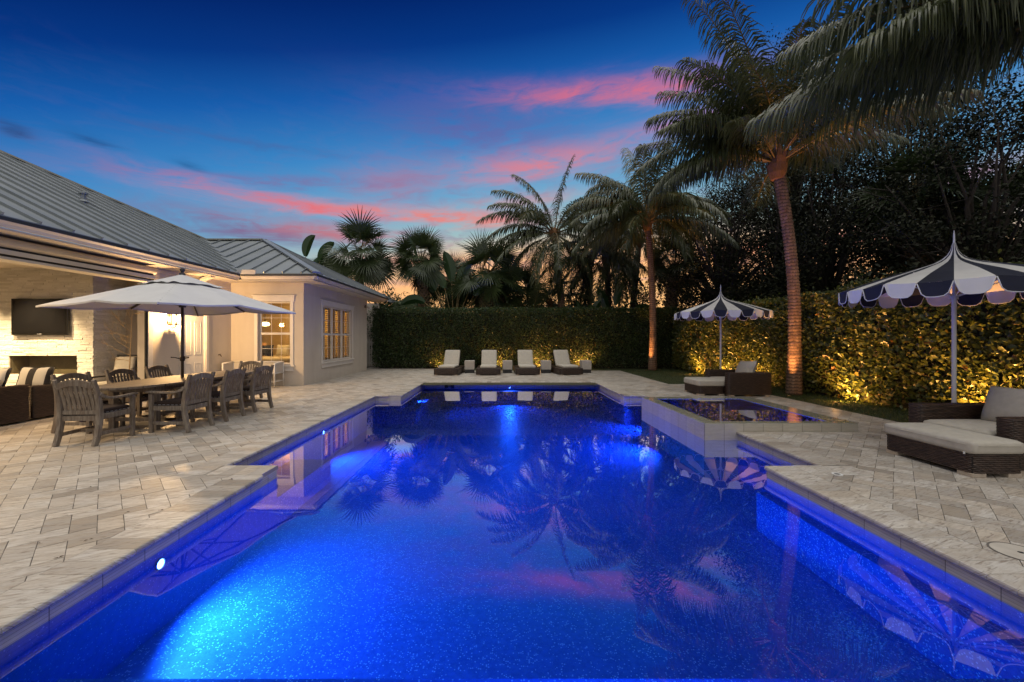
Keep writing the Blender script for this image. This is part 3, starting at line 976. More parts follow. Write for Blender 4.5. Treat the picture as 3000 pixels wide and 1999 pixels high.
def house():
    H = thing('house', 'cream stucco house with grey standing seam metal roof along the left of the pool', 'house', (-8.4, 9.5, 0))
    off = H.location
    # ---- wing walls
    WX, WY0, WY1, WT = -6.14, 12.42, 18.3, 3.20
    fh = (-7.56, -6.55, .66, 2.62)
    sh = (13.75, 16.45, .66, 2.60)
    m = MB()
    walls_with_holes(m, 'y', WY0, .22, -8.40, WX, 0, WT, [fh])
    walls_with_holes(m, 'x', WX, -.22, WY0 + .22, WY1, 0, WT, [sh])
    m.box(-13, WX - .22, WY1 - .22, WY1, 0, WT)
    m.build('wing_wall', M['stucco'], H, off=off)
    m = MB()
    m.box(-8.40 + .004, WX + .014, WY0 - .014, WY0 - .001, WT - .30, WT)
    m.box(WX + .001, WX + .0145, WY0 - .0005, WY1, WT - .30, WT)
    m.build('frieze_band', M['stucco'], H, off=off)
    # wall of the main block with door
    m = MB()
    walls_with_holes(m, 'x', -8.40, -.26, 9.5, WY0 + .22, 0, WT, [(10.50, 11.36, 0, 2.16)])
    m.build('main_wall', M['stucco'], H, off=off)
    # lanai: back wall, left wall, ceiling
    m = MB()
    m.box(-14.0, -8.66, 10.0, 10.2, 0, 3.1)
    m.box(-14.2, -14.0, 1.0, 10.2, 0, 3.1)
    m.build('lanai_wall', M['beam'], H, off=off)
    m = MB()
    m.box(-14.2, -8.36, 1.0, 10.2, 3.1, 3.16)
    m.build('lanai_ceiling', M['soffit'], H, off=off)
    # interior of wing room
    m = MB()
    m.box(-12.6, WX - .225, WY0 + .225, WY1 - .225, 2.95, 3.0)
    m.box(-12.6, -12.5, WY0 + .225, WY1 - .225, 0.03, 2.95)
    m.box(-12.5, WX - .225, WY1 - .30, WY1 - .226, 0.03, 2.95)
    m.box(-12.5, -8.41, WY0 + .225, WY0 + .30, 0.03, 2.95)
    m.build('room_lining', M['room'], H, off=off)
    m = MB()
    m.box(-12.5, WX - .225, WY0 + .225, WY1 - .30, 0.0, 0.03)
    m.build('room_floor', M['roomdark'], H, off=off)
    window(H, 'f', 'y', WY0, *fh, 1, .10, -1, label='tall single window in the wing wall facing the dining table')
    w2 = window(H, 's', 'x', WX, *sh, 3, .05, 1, label='wide window of three lites with shutters facing the pool')
    # plantation shutters inside the pool-side window
    pw = (sh[1] - sh[0]) / 6
    for k in range(6):
        m = MB()
        y0, y1 = sh[0] + k * pw + .015, sh[0] + (k + 1) * pw - .015
        xx = WX - .165
        m.box(xx - .02, xx + .02, y0, y0 + .05, sh[2], sh[3])
        m.box(xx - .02, xx + .02, y1 - .05, y1, sh[2], sh[3])
        for zz in (sh[2], (sh[2] + sh[3]) / 2 - .05, sh[3] - .1):
            m.box(xx - .02, xx + .02, y0 + .05, y1 - .05, zz, zz + .1)
        z = sh[2] + .13
        while z < sh[3] - .13:
            if abs(z - (sh[2] + sh[3]) / 2) > .085:
                T = Matrix.Translation((xx, 0, z)) @ Matrix.Rotation(R(24), 4, 'Y')
                m.box(-.036, .036, y0 + .05, y1 - .05, -.005, .005, T)
            z += .072
        m.build('shutter', M['shutter'], w2, off=off)
    # ---- door
    m = MB()
    dx = -8.44
    m.box(dx - .045, dx, 10.535, 11.325, .02, 2.13)
    d = m.build('door', M['door'], H, off=off)
    m = MB()
    for (q0, q1) in ((.16, .80), (1.02, 1.95)):
        for (u0, u1) in ((10.64, 10.88), (10.98, 11.22)):
            m.box(dx, dx + .008, u0, u1, q0, q0 + .03)
            m.box(dx, dx + .008, u0, u1, q1 - .03, q1)
            m.box(dx, dx + .008, u0, u0 + .03, q0 + .03, q1 - .03)
            m.box(dx, dx + .008, u1 - .03, u1, q0 + .03, q1 - .03)
            m.box(dx, dx + .006, u0 + .06, u1 - .06, q0 + .06, q1 - .06)
    m.build('raised_panel', M['door'], d, off=off, bevel=.003)
    m = MB()
    m.tube([(dx, 10.60, .98), (dx + .05, 10.60, .98)], .012)
    m.tube([(dx + .05, 10.60, .98), (dx + .055, 10.71, .975)], .009)
    m.lathe([(.0, 0), (.028, .0), (.028, .01), (0, .012)], 14, (dx + .004, 10.60, .975))
    m.build('handle', M['bronze'], d, off=off)
    for zz in (.3, 1.1, 1.85):
        m = MB()
        m.tube([(dx + .012, 11.332, zz - .05), (dx + .012, 11.332, zz + .05)], .009)
        m.build('hinge', M['tie'], d, off=off)
    m = MB()
    for u0, u1 in ((10.42, 10.52), (11.34, 11.44)):
        m.box(-8.399, -8.372, u0, u1, 0, 2.16)
    m.box(-8.399, -8.366, 10.40, 11.46, 2.16, 2.27)
    m.box(-8.50, -8.402, 10.502, 10.533, 0, 2.158)
    m.box(-8.50, -8.402, 11.327, 11.358, 0, 2.158)
    m.build('door_casing', M['trim'], H, off=off, bevel=.004)
    # ---- lanai header with screen tracks
    m = MB()
    m.box(-8.62, -8.20, -2, 9.44, 2.985, 3.10)
    m.build('header_beam', M['beam'], H, off=off)
    m = MB()
    m.tube([(-8.17, -2, 3.065), (-8.17, 9.40, 3.065)], .085, 16)
    m.build('screen_housing', M['beam'], H, off=off, smooth=False, bevel=0)
    m = MB()
    m.box(-8.50, -8.13, -2, 9.38, 2.870, 2.945)
    m.build('track_board', M['gutter'], H, off=off)
    m = MB()
    m.box(-8.48, -8.15, -2, 9.36, 2.946, 2.984)
    m.box(-8.49, -8.15, -2, 9.37, 2.835, 2.869)
    m.build('screen_slot', M['slot'], H, off=off)
    m = MB()
    m.box(-8.50, -8.16, -2, 9.37, 2.79, 2.834)
    m.build('bottom_rail', M['gutter'], H, off=off)
    m = MB()
    m.box(-8.402, -8.36, 9.40, 9.44, 0, 2.87)
    m.build('screen_track', M['slot'], H, off=off)
    m = MB()
    m.box(-8.399, -8.34, 9.441, 9.56, 0, 2.86)
    m.build('screen_jamb', M['trim'], H, off=off)
    # ---- soffits
    m = MB()
    m.box(-8.62, -7.84, -2.2, 11.90, 3.20, 3.23)
    m.box(-8.40, -5.57, 11.90, WY0 + .02, 3.20, 3.23)
    m.box(WX - .02, -5.57, WY0 + .02, 19.2, 3.20, 3.23)
    m.box(-8.62, -8.40, 11.90, 12.6, 3.201, 3.23)
    m.build('soffit', M['soffit'], H, off=off)
    # corbel near the inner corner
    m = MB()
    m.sweep([(-8.36, 11.0, 2.85), (-8.30, 11.0, 3.0), (-8.15, 11.0, 3.12), (-7.95, 11.0, 3.19)], (0, 1, 0), .16, .07)
    m.build('eave_bracket', M['soffit'], H, off=off)
    # ---- gutters (K profile)
    def gutter(p, q, out):
        p, q, out = Vector(p), Vector(q), Vector(out)
        prof = [(0, 0), (.05, 0), (.075, .05), (.115, .085), (.12, .13), (.108, .13), (.10, .10), (.0, .095)]
        g = MB()
        up = Vector((0, 0, 1))
        A = [p + out * a + up * b for a, b in prof]
        B = [q + out * a + up * b for a, b in prof]
        k = len(prof)
        for i in range(k):
            j = (i + 1) % k
            g.poly([A[i], B[i], B[j], A[j]])
        g.poly(list(reversed(A)))
        g.poly(B)
        return g.build('gutter', M['gutter'], H, off=off)
    gutter((-7.84, -2.2, 3.235), (-7.84, 11.88, 3.235), (1, 0, 0))
    gutter((-7.72, 11.92, 3.235), (-5.45, 11.92, 3.235), (0, -1, 0))
    gutter((-5.57, 11.80, 3.235), (-5.57, 19.3, 3.235), (1, 0, 0))
    m = MB()
    m.box(-7.80, -7.25, 11.78, 11.815, 3.37, 3.50)
    m.build('splash_guard', M['gutter'], H, off=off)
    # ---- roof
    rf, se, cap = MB(), MB(), MB()
    ez = EAVE
    sl = .5
    inner = (-7.72, 11.80, ez)
    vtop = (-7.72 - 3.8, 15.6, ez + 1.9)
    htop = (-15.6, 11.52, ez + sl * 7.88)
    main = [(-7.72, -2.4, ez), inner, vtop, htop, (-15.6, -2.4, ez + sl * 7.88)]
    roof_plane(rf, se, main, 'y', 6.683 - .515 * 20, .515, 60)
    roof_plane(rf, se, [(-15.6, -2.4, ez + 3.94), htop, (-23.4, 19.32, ez), (-23.4, -2.4, ez)][:4], 'y', -2, .515, 60)
    roof_plane(rf, se, [vtop, (-23.4, 15.6, ez + .04), htop], 'x', -23, .55, 20) if False else None
    wr = (-9.25, 15.6, ez + 1.9)
    front = [inner, (-5.45, 11.80, ez), wr, vtop]
    roof_plane(rf, se, front, 'x', -7.03 - .55 * 8, .5525, 12)
    side = [(-5.45, 11.80, ez), (-5.45, 19.40, ez), wr]
    roof_plane(rf, se, side, 'y', 12.2, .5525, 14)
    back = [(-5.45, 19.40, ez), (-12.5, 19.40, ez), (-12.5, 15.6, ez + 1.9), wr]
    roof_plane(rf, se, back, 'x', -12.2, .5525, 14)
    ro = rf.build('roof', M['roof'], H, off=off)
    se.build('standing_seam', M['roof'], ro, off=off)
    up = Vector((0, 0, .03))
    for a, b in ((vtop, htop), ):
        cap.sweep([Vector(a) + up, Vector(b) + up], (1, -1, 0), .16, .05)
    cap.sweep([Vector(vtop) + up, Vector(wr) + up], (0, 1, 0), .2, .05)
    cap.build('ridge_cap', M['flash'], ro, off=off)
    cap = MB()
    cap.sweep([Vector(wr) + up, Vector((-5.45, 11.80, ez)) + up], (1, 1, 0), .22, .05)
    cap.sweep([Vector(wr) + up, Vector((-5.45, 19.40, ez)) + up], (1, -1, 0), .2, .05)
    cap.build('hip_cap', M['roof'], ro, off=off)
    m = MB()
    m.sweep([Vector(vtop) + up * .6, Vector(inner) + up * .6], (1, 1, 0), .26, .02)
    m.build('valley_flashing', M['roof'], ro, off=off)
    m = MB()
    m.box(-7.745, -7.705, -2.4, 11.79, ez - .075, ez - .02)
    m.box(-7.70, -5.44, 11.785, 11.83, ez - .075, ez - .02)
    m.box(-5.475, -5.432, 11.84, 19.4, ez - .075, ez - .02)
    m.build('eave_shadow_line', M['eaveshade'], ro, off=off)  # black strips stand in for the shadow under the metal edge
    m = MB()
    vx, vy = -11.1, 10.6
    vz = ez + sl * (-7.72 - vx)
    m.tube([(vx, vy, vz - .1), (vx, vy, vz + .22)], .06, 12)
    m.lathe([(.11, 0), (.085, .05), (.06, .06)], 12, (vx, vy, vz + .02))
    m.lathe([(.0, .30), (.10, .26), (.10, .22), (0, .22)], 12, (vx, vy, vz))
    m.build('vent_pipe', M['roof'], ro, off=off)
    # ---- chimney breast of stacked ledgestone
    fx1, fy = -9.41, 9.20
    hole = (-11.35, -9.77, .66, 1.07)
    rr = random.Random(9)
    m = MB()
    z = 0.0
    while z < 3.1:
        h = rr.choice((.028, .036, .045, .055))
        h = min(h, 3.1 - z)
        x = -13.6
        while x < fx1 - .01:
            L = min(rr.uniform(.10, .42), fx1 - x)
            x2 = x + L
            d = rr.uniform(.0, .016)
            spans = [(x, x2)]
            if z + h > hole[2] and z < hole[3]:
                spans = []
                if x < hole[0]:
                    spans.append((x, min(x2, hole[0])))
                if x2 > hole[1]:
                    spans.append((max(x, hole[1]), x2))
            for a, b in spans:
                if b - a > .01:
                    m.box(a + .0012, b - .0012 + (rr.uniform(0, .02) if b >= fx1 - .001 else 0), fy - d, fy + .05, z + .0012, z + h - .0012, None, rr.random())
            x = x2
        y = fy + .05
        while y < 9.99:
            L = min(rr.uniform(.12, .40), 10.0 - y)
            d = rr.uniform(0, .022)
            m.box(fx1 - .05, fx1 + d, y + .001, y + L - .001, z + .0012, z + h - .0012, None, rr.random())
            y += L
        z += h
    ch = m.build('chimney_breast', M['ledge'], H, off=off)
    m = MB()
    m.box(-13.6, hole[0] - .02, fy + .03, 10.0, 0, 3.1)
    m.box(hole[1] + .02, fx1 - .03, fy + .052, 10.0, 0, 3.1)
    m.box(hole[0] - .02, hole[1] + .02, fy + .03, 10.0, hole[3] + .01, 3.1)
    m.box(hole[0] - .02, hole[1] + .02, fy + .03, 10.0, 0, hole[2] - .01)
    m.build('backing', M['ledge'], ch, off=off)
    m = MB()
    m.box(hole[0] - .01, hole[1] + .01, fy + .40, fy + .43, hole[2], hole[3])
    m.box(hole[0], hole[1], fy + .02, fy + .40, hole[2] - .008, hole[2])
    m.box(hole[0], hole[1], fy + .02, fy + .40, hole[3], hole[3] + .008)
    m.box(hole[0] - .008, hole[0], fy + .02, fy + .40, hole[2], hole[3])
    m.box(hole[1], hole[1] + .008, fy + .02, fy + .40, hole[2], hole[3])
    fb = m.build('firebox', M['firebox'], H, off=off)
    m = MB()
    m.box(hole[0] + .15, hole[1] - .02, fy + .12, fy + .34, hole[2] + .002, hole[2] + .09)
    m.build('burner_tray', M['firebox'], fb, off=off, bevel=.01)
    m = MB()
    m.box(hole[0] + .003, hole[1] - .003, fy + .035, fy + .039, hole[2] + .003, hole[3] - .003)
    m.build('glass_front', M['glass'], fb, off=off)
    # neighbouring bump of roof beyond the wing
    N = thing('far_roof', 'low grey metal roof of an outbuilding just past the end of the wing', 'outbuilding', (-7, 22, 0))
    m = MB()
    roof_plane(m, m, [(-5.6, 20.2, 3.33), (-5.6, 25.5, 3.33), (-9.0, 25.5, 4.9), (-9.0, 20.2, 4.9)], 'y', 20.5, .55, 9)
    m.build('roof', M['roof'], N, off=N.location)
    m = MB()
    m.box(-9, -6.2, 20.4, 25.3, 0, 3.25)
    m.build('wall', M['stucco'], N, off=N.location)


def house_fittings():
    # sconce
    s = thing('wall_lantern', 'lit bronze lantern on the stucco wall beside the white door', 'wall lamp', (-8.4, 10.10, 1.93))
    m = MB()
    m.box(.002, .03, -.07, .07, -.10, .16)
    m.build('back_plate', M['bronze'], s, bevel=.006)
    m = MB()
    m.sweep([(.03, 0, -.13), (.08, 0, -.20), (.14, 0, -.17), (.17, 0, -.12)], (0, 1, 0), .03, .015)
    m.build('bracket', M['bronze'], s)
    m = MB()
    m.sweep([(.03, 0, .26), (.10, 0, .33), (.17, 0, .30)], (0, 1, 0), .03, .015)
    m.build('bracket', M['bronze'], s)
    m = MB()
    for a in (-.085, .085):
        for b in (.085, .255):
            m.box(b - .008, b + .008, a - .008, a + .008, -.10, .24)
    m.box(.07, .27, -.10, .10, -.125, -.10)
    for t, (h, z) in enumerate(((.105, .24), (.075, .275), (.04, .30))):
        m.box(.17 - h, .17 + h, -h, h, z, z + .034)
    m.build('cage', M['bronze'], s)
    m = MB()
    m.lathe([(.0, -.05), (.022, -.03), (.032, .03), (.022, .09), (0, .12)], 12, (.17, 0, 0))
    m.build('bulb', M['lamp_glow'], s, smooth=True)
    # television
    t = thing('television', 'wall mounted black flat television above the fireplace slot', 'television', (-10.55, 9.16, 1.555))
    m = MB()
    m.box(-.645, .645, -.05, .0, 0, .835)
    m.build('bezel', M['tvframe'], t, bevel=.006)
    m = MB()
    m.box(-.60, .60, -.053, -.0505, .05, .795)
    m.build('screen', M['tvglass'], t)
    m = MB()
    m.box(-.05, .05, -.0525, -.0508, .018, .026)
    m.build('maker_plate', M['tie'], t)
    # pendant and bed seen through the window
    p = thing('pendant_lamp', 'glowing ceiling pendant seen through the front window of the wing', 'pendant lamp', (-8.63, 14.6, 1.96))
    m = MB()
    m.tube([(0, 0, .15), (0, 0, .99)], .012, 8)
    m.lathe([(.05, .10), (.05, .14), (0, .16)], 14)
    m.build('stem', M['bronze'], p)
    m = MB()
    m.lathe([(0, -.05), (.12, -.03), (.17, .03), (.12, .09), (0, .11)], 18)
    m.build('shade', M['pendant_glow'], p, smooth=True)
    b = thing('bed', 'bed with pale linen seen low through the front window', 'bed', (-8.6, 15.4, .03))
    m = MB()
    m.box(-1.0, 1.0, -.95, .95, 0.1, .35)
    m.build('bed_frame', M['roomdark'], b, bevel=.02)
    m = MB()
    m.cushion((0, 0, .52), (1.0, .95, .20), .12, .03)
    m.build('duvet', M['linen'], b, smooth=True)
    m = MB()
    m.box(-1.08, -1.0, -.95, .95, .1, 1.25)
    m.build('headboard', M['shutter'], b, bevel=.02)
    for k, (px, py, rz, lbl, mt) in enumerate(((-.30, -.35, .2, 'dark patterned pillow standing on the bed inside the window', 'navy'), (.25, -.1, -.2, 'pale pillow behind the dark one on the bed inside', 'linen'))):
        m = MB()
        T = Matrix.Rotation(R(78), 4, 'X')
        m.pillow((0, 0, 0), .30, .22, .08, T)
        o = m.build('bed_pillow', M[mt], smooth=True)
        o.location = (-8.6 + px, 15.4 + py, .03 + .97)
        o.rotation_euler = (0, 0, rz)
        tag(o, lbl, 'pillow')
    # hose bib on the wall
    h = thing('wall_tap', 'small dark tap on the stucco wall between door and wing', 'tap', (-8.4, 11.86, .98))
    m = MB()
    m.tube([(.0, 0, 0), (.07, 0, 0), (.09, 0, -.05)], .012, 8)
    m.build('spout', M['bronze'], h)
    m = MB()
    m.box(.05, .062, -.03, .03, .02, .03)
    m.build('handle', M['bronze'], h)
    # flood light at the wing's far corner
    fl = thing('flood_light', 'twin dark flood light under the eave at the far wing corner', 'flood light', (-6.14, 18.05, 2.9))
    m = MB()
    m.box(.001, .03, -.06, .06, -.06, .06)
    m.build('mount', M['bronze'], fl)
    for s_ in (-1, 1):
        m = MB()
        m.tube([(.03, 0, 0), (.10, s_ * .06, -.02)], .012, 8)
        m.tube([(.10, s_ * .06, -.02), (.2, s_ * .11, -.07)], [.03, .06], 12)
        m.build('lamp_head', M['gutter'], fl)
    # picket gate between house and hedge
    g = thing('picket_gate', 'white picket gate between the house corner and the hedge', 'gate', (-6.35, 19.9, 0))
    m = MB()
    for k in range(8):
        x = -.35 + k * .12
        m.box(x, x + .055, -.012, .012, .05, 1.42)
    m.build('pickets', M['trim'], g, bevel=.006)
    for z in (.18, 1.22):
        m = MB()
        m.box(-.40, .62, .013, .05, z, z + .09)
        m.build('rail', M['trim'], g)
    m = MB()
    m.box(.64, .78, -.06, .08, 0, 1.5)
    m.build('post', M['trim'], g)


def ground_and_lawn():
    m = MB()
    z = -.03
    hole = (-13.0, 7.06, -1.5, 20.2)
    B = 260
    m.poly([(-B, -B, z), (B, -B, z), (B, hole[2], z), (-B, hole[2], z)])
    m.poly([(-B, hole[3], z), (B, hole[3], z), (B, B, z), (-B, B, z)])
    m.poly([(-B, hole[2], z), (hole[0], hole[2], z), (hole[0], hole[3], z), (-B, hole[3], z)])
    m.poly([(hole[1], hole[2], z), (B, hole[2], z), (B, hole[3], z), (hole[1], hole[3], z)])
    m.poly([(hole[0], 12.8, z), (hole[1], 12.8, z), (hole[1], hole[3], z), (hole[0], hole[3], z)][:4])
    m.build('ground', M['ground'])['kind'] = 'structure'
    m = MB()
    for a, b, c, d in ((7.06, 9.2, -1.5, 12.8), (5.4, 9.2, 12.8, 19.5), (-2.6, 5.4, 18.0, 19.5)):
        m.poly([(a, c, -.004), (b, c, -.004), (b, d, -.004), (a, d, -.004)])
    m.build('lawn', M['lawn'])['kind'] = 'structure'
    # short blades
    n = 26000
    rects = [(7.07, 8.4, 5.0, 12.8, .5), (5.41, 8.2, 12.8, 18.6, .38), (-2.6, 5.4, 18.01, 19.0, .12)]
    pts = []
    for a, b, c, d, w in rects:
        k = int(n * w)
        pts.append(np.stack([RNG.uniform(a, b, k), RNG.uniform(c, d, k), np.zeros(k)], 1))
    P = np.concatenate(pts)
    k = len(P)
    ang = RNG.uniform(0, 2 * PI, k)
    lean = RNG.normal(0, .012, (k, 2))
    wv = np.stack([np.cos(ang), np.sin(ang), 0 * ang], 1) * .004
    hgt = RNG.uniform(.015, .038, k)
    tip = P + np.stack([lean[:, 0], lean[:, 1], hgt], 1)
    V = np.stack([P - wv, P + wv, tip + wv * .3, tip - wv * .3], 1).reshape(-1, 3)
    Q = np.arange(k * 4).reshape(-1, 4)
    o = np_mesh('grass', V, Q, np.repeat(RNG.uniform(0, 1, k), 4), M['shrub'])
    o['kind'] = 'stuff'


def deck_details():
    # round skimmer lid
    s = thing('skimmer_lid', 'large round stone skimmer lid set in the deck at lower right', 'lid', (3.62, 2.77, 0.0))
    m = MB()
    m.lathe([(0, .0045), (.135, .0045), (.14, .003), (.14, .0005)], 40)
    m.build('disc', M['lid'], s)
    m = MB()
    m.lathe([(.141, .0005), (.141, .0035), (.152, .0035), (.152, .0005)], 40)
    m.build('rim_ring', M['grout'], s)
    m = MB()
    m.lathe([(.0, .0055), (.016, .0055), (.016, .0046)], 12)
    m.build('finger_hole', M['slot'], s)
    s = thing('deck_drain', 'small pale plastic ring let into the paving beyond the pool corner', 'drain cap', (3.68, 4.35, 0.0))
    m = MB()
    m.lathe([(.03, .001), (.03, .010), (.05, .010), (.05, .001)], 28)
    m.build('ring', M['piping'], s)
    m = MB()
    m.lathe([(0, .004), (.0298, .004)], 20)
    m.build('cap', M['paver'], s)
    # leaf litter: few dark bits
    rr = random.Random(21)
    spots = [(-4.25, 4.0), (-4.12, 3.99), (-4.55, 3.28), (-4.5, 3.27), (-2.95, 3.45), (-3.05, 2.95), (-3.35, 2.9), (-3.2, 3.4), (-2.85, 4.2), (-3.6, 3.95),
             (-4.6, 5.1), (-3.8, 5.3), (-4.2, 7.4), (-4.5, 9.2), (-5.2, 11.4), (4.3, 3.2), (4.9, 3.4), (5.6, 6.0), (5.9, 5.0), (-3.4, 11.7), (6.4, 9.5), (-3.0, 2.7)]
    for k, (x, y) in enumerate(spots):
        m = MB()
        for q in range(rr.randint(1, 3)):
            a = rr.random() * 6.3
            L = rr.uniform(.012, .04)
            c_, s_ = math.cos(a), math.sin(a)
            w = rr.uniform(.003, .008)
            m.poly([(0, 0, .004), (c_ * L * .5 - s_ * w, s_ * L * .5 + c_ * w, .008), (c_ * L, s_ * L, .004), (c_ * L * .5 + s_ * w, s_ * L * .5 - c_ * w, .006)])
        o = m.build('leaf_fragment', M['litter'])
        o.location = (x, y, 0.001)
        tag(o, 'tiny dark dry leaf fragment lying on the pale paving', 'leaf litter', 'dry leaf bits scattered on the paving')
# ================================================================== FURNITURE
def make_chair(label, group):
    t = thing('teak_armchair', label, 'armchair', group=group)
    W = M['teak']
    for s in (-1, 1):
        m = MB()
        m.sweep([(s * .255, -.325, 0), (s * .255, -.285, .14), (s * .255, -.258, .30), (s * .255, -.250, .44), (s * .255, -.262, .60), (s * .255, -.30, .78), (s * .255, -.345, .915)],
                (1, 0, 0), [.052, .054, .056, .056, .054, .05, .044], [.058, .062, .066, .068, .06, .052, .044])
        m.build('rear_leg', W, t, bevel=.006)
        m = MB()
        m.sweep([(s * .265, .262, 0), (s * .265, .262, .3), (s * .265, .262, .622)], (1, 0, 0), .05, [.048, .055, .055])
        m.build('front_leg', W, t, bevel=.005)
        m = MB()
        m.sweep([(s * .268, -.268, .715), (s * .27, -.225, .675), (s * .272, -.15, .645), (s * .275, -.02, .632), (s * .275, .14, .636), (s * .272, .27, .645), (s * .27, .335, .638)],
                (1, 0, 0), [.045, .05, .056, .062, .066, .062, .05], [.05, .042, .034, .03, .03, .03, .026])
        m.build('armrest', W, t, bevel=.006)
        m = MB()
        m.sweep([(s * .258, -.27, .15), (s * .262, .24, .15)], (0, 0, 1), .05, .022)
        m.sweep([(s * .258, -.225, .385), (s * .262, .236, .385)], (0, 0, 1), .07, .024)
        m.build('side_rail', W, t, bevel=.003)
    m = MB()
    pts, ws = [], []
    for k in range(13):
        u = -1 + k / 6
        pts.append((u * .235, -.318 - .02 * (1 - u * u), .815 + .062 * (1 - u * u)))
    m.sweep(pts, (0, 1, 0), .032, [.085 - .0 * abs(k - 6) for k in range(13)])
    m.sweep([(-.228, -.252, .455), (.228, -.252, .455)], (0, 1, 0), .03, .055)
    for k in range(7):
        x = -.186 + k * .062
        top = .80 + .062 * (1 - (x / .235) ** 2) - .03
        m.sweep([(x, -.252, .475), (x, -.268, .56), (x, -.290, .66), (x, -.312, .74), (x, -.325, top)], (1, 0, 0), [.040, .044, .046, .044, .040], .013)
    m.build('backrest', W, t, bevel=.003)
    m = MB()
    m.sweep([(-.24, .262, .385), (.24, .262, .385)], (0, 0, 1), .07, .024)
    m.sweep([(-.228, -.254, .372), (.228, -.254, .372)], (0, 0, 1), .07, .024)
    for k in range(6):
        y = -.19 + k * .08
        m.box(-.245, .245, y - .031, y + .031, .403, .420)
    m.build('seat', W, t, bevel=.002)
    m = MB()
    m.sweep([(-.24, .0, .15), (.24, .0, .15)], (0, 0, 1), .045, .022)
    m.build('stretcher', W, t, bevel=.003)
    m = MB()
    m.cushion((0, .015, .452), (.232, .248, .031), .024, .012, 8)
    cu = m.build('seat_cushion', M['seatpad'], t, smooth=True)
    m = MB()
    for s in (-1, 1):
        for k in range(7):
            y = -.2 + k * .068
            m.box(s * .233 - .002, s * .233 + .002, y, y + .042, .431, .437)
    for k in range(7):
        x = -.215 + k * .063
        m.box(x, x + .042, .2625, .2645, .431, .437)
    m.build('edge_stitching', M['tie'], cu)
    return t


def dining():
    grp = 'teak armchairs round the dining table'
    c0 = make_chair('weathered teak armchair at the near head of the dining table, back towards us', grp)
    c0.location = (-5.865, 5.80, 0)
    c0.rotation_euler = (0, 0, R(3))
    for x, y, rz, lb in (
            (-5.23, 6.53, 90, 'nearest of the three teak armchairs on the pool side of the table'),
            (-5.21, 7.34, 92, 'middle teak armchair of the three on the pool side of the table'),
            (-5.20, 8.24, 86, 'farthest teak armchair of the three on the pool side of the table'),
            (-6.66, 6.48, -92, 'teak armchair on the fireplace side, partly behind the near head chair'),
            (-6.70, 7.37, -90, 'middle teak armchair of the three on the fireplace side of the table'),
            (-6.78, 8.26, -88, 'teak armchair on the fireplace side nearest the white door'),
            (-6.16, 9.52, 180, 'teak armchair at the far head of the table in front of the white settee')):
        dup(c0, (x, y, 0), R(rz), lb)
    t = thing('dining_table', 'long oval weathered teak dining table under the grey umbrella', 'dining table', (-5.95, 7.62, 0))
    m = MB()
    n = 56
    hx, hy = .555, 1.68
    ring = []
    for k in range(n):
        a = 2 * PI * k / n
        c_, s_ = math.cos(a), math.sin(a)
        e = 2 / 2.7
        ring.append((hx * math.copysign(abs(c_) ** e, c_), hy * math.copysign(abs(s_) ** e, s_)))
    for (z0, z1, f0, f1) in ((.703, .709, .985, 1), (.709, .738, 1, 1), (.738, .743, 1, .99)):
        for k in range(n):
            q = (k + 1) % n
            m.poly([(ring[k][0] * f0, ring[k][1] * f0, z0), (ring[q][0] * f0, ring[q][1] * f0, z0), (ring[q][0] * f1, ring[q][1] * f1, z1), (ring[k][0] * f1, ring[k][1] * f1, z1)])
    # boards, hole for the pole in the middle is hidden by its ring
    m.poly([(p[0] * .99, p[1] * .99, .743) for p in ring])
    m.poly([(p[0] * .985, p[1] * .985, .703) for p in reversed(ring)])
    m.build('tabletop', M['boards'], t)
    m = MB()
    m.box(-.36, .36, -1.22, -1.19, .62, .703)
    m.box(-.36, .36, 1.19, 1.22, .62, .703)
    m.box(-.36, -.33, -1.19, 1.19, .62, .703)
    m.box(.33, .36, -1.19, 1.19, .62, .703)
    m.build('apron', M['teak'], t, bevel=.003)
    for sx in (-1, 1):
        for sy in (-1.0, 1.0):
            m = MB()
            m.box(sx * .345 - .045, sx * .345 + .045, sy * 1.14 - .045, sy * 1.14 + .045, 0, .703)
            m.build('leg', M['teak'], t, bevel=.006)
    m = MB()
    m.box(-.02 + .0, .02, -1.14, 1.14, .14, .20)
    for sy in (-1, 1):
        m.box(-.30, .30, sy * 1.14 - .02, sy * 1.14 + .02, .141, .199)
    m.build('stretcher', M['teak'], t, bevel=.003)
    table_umbrella()


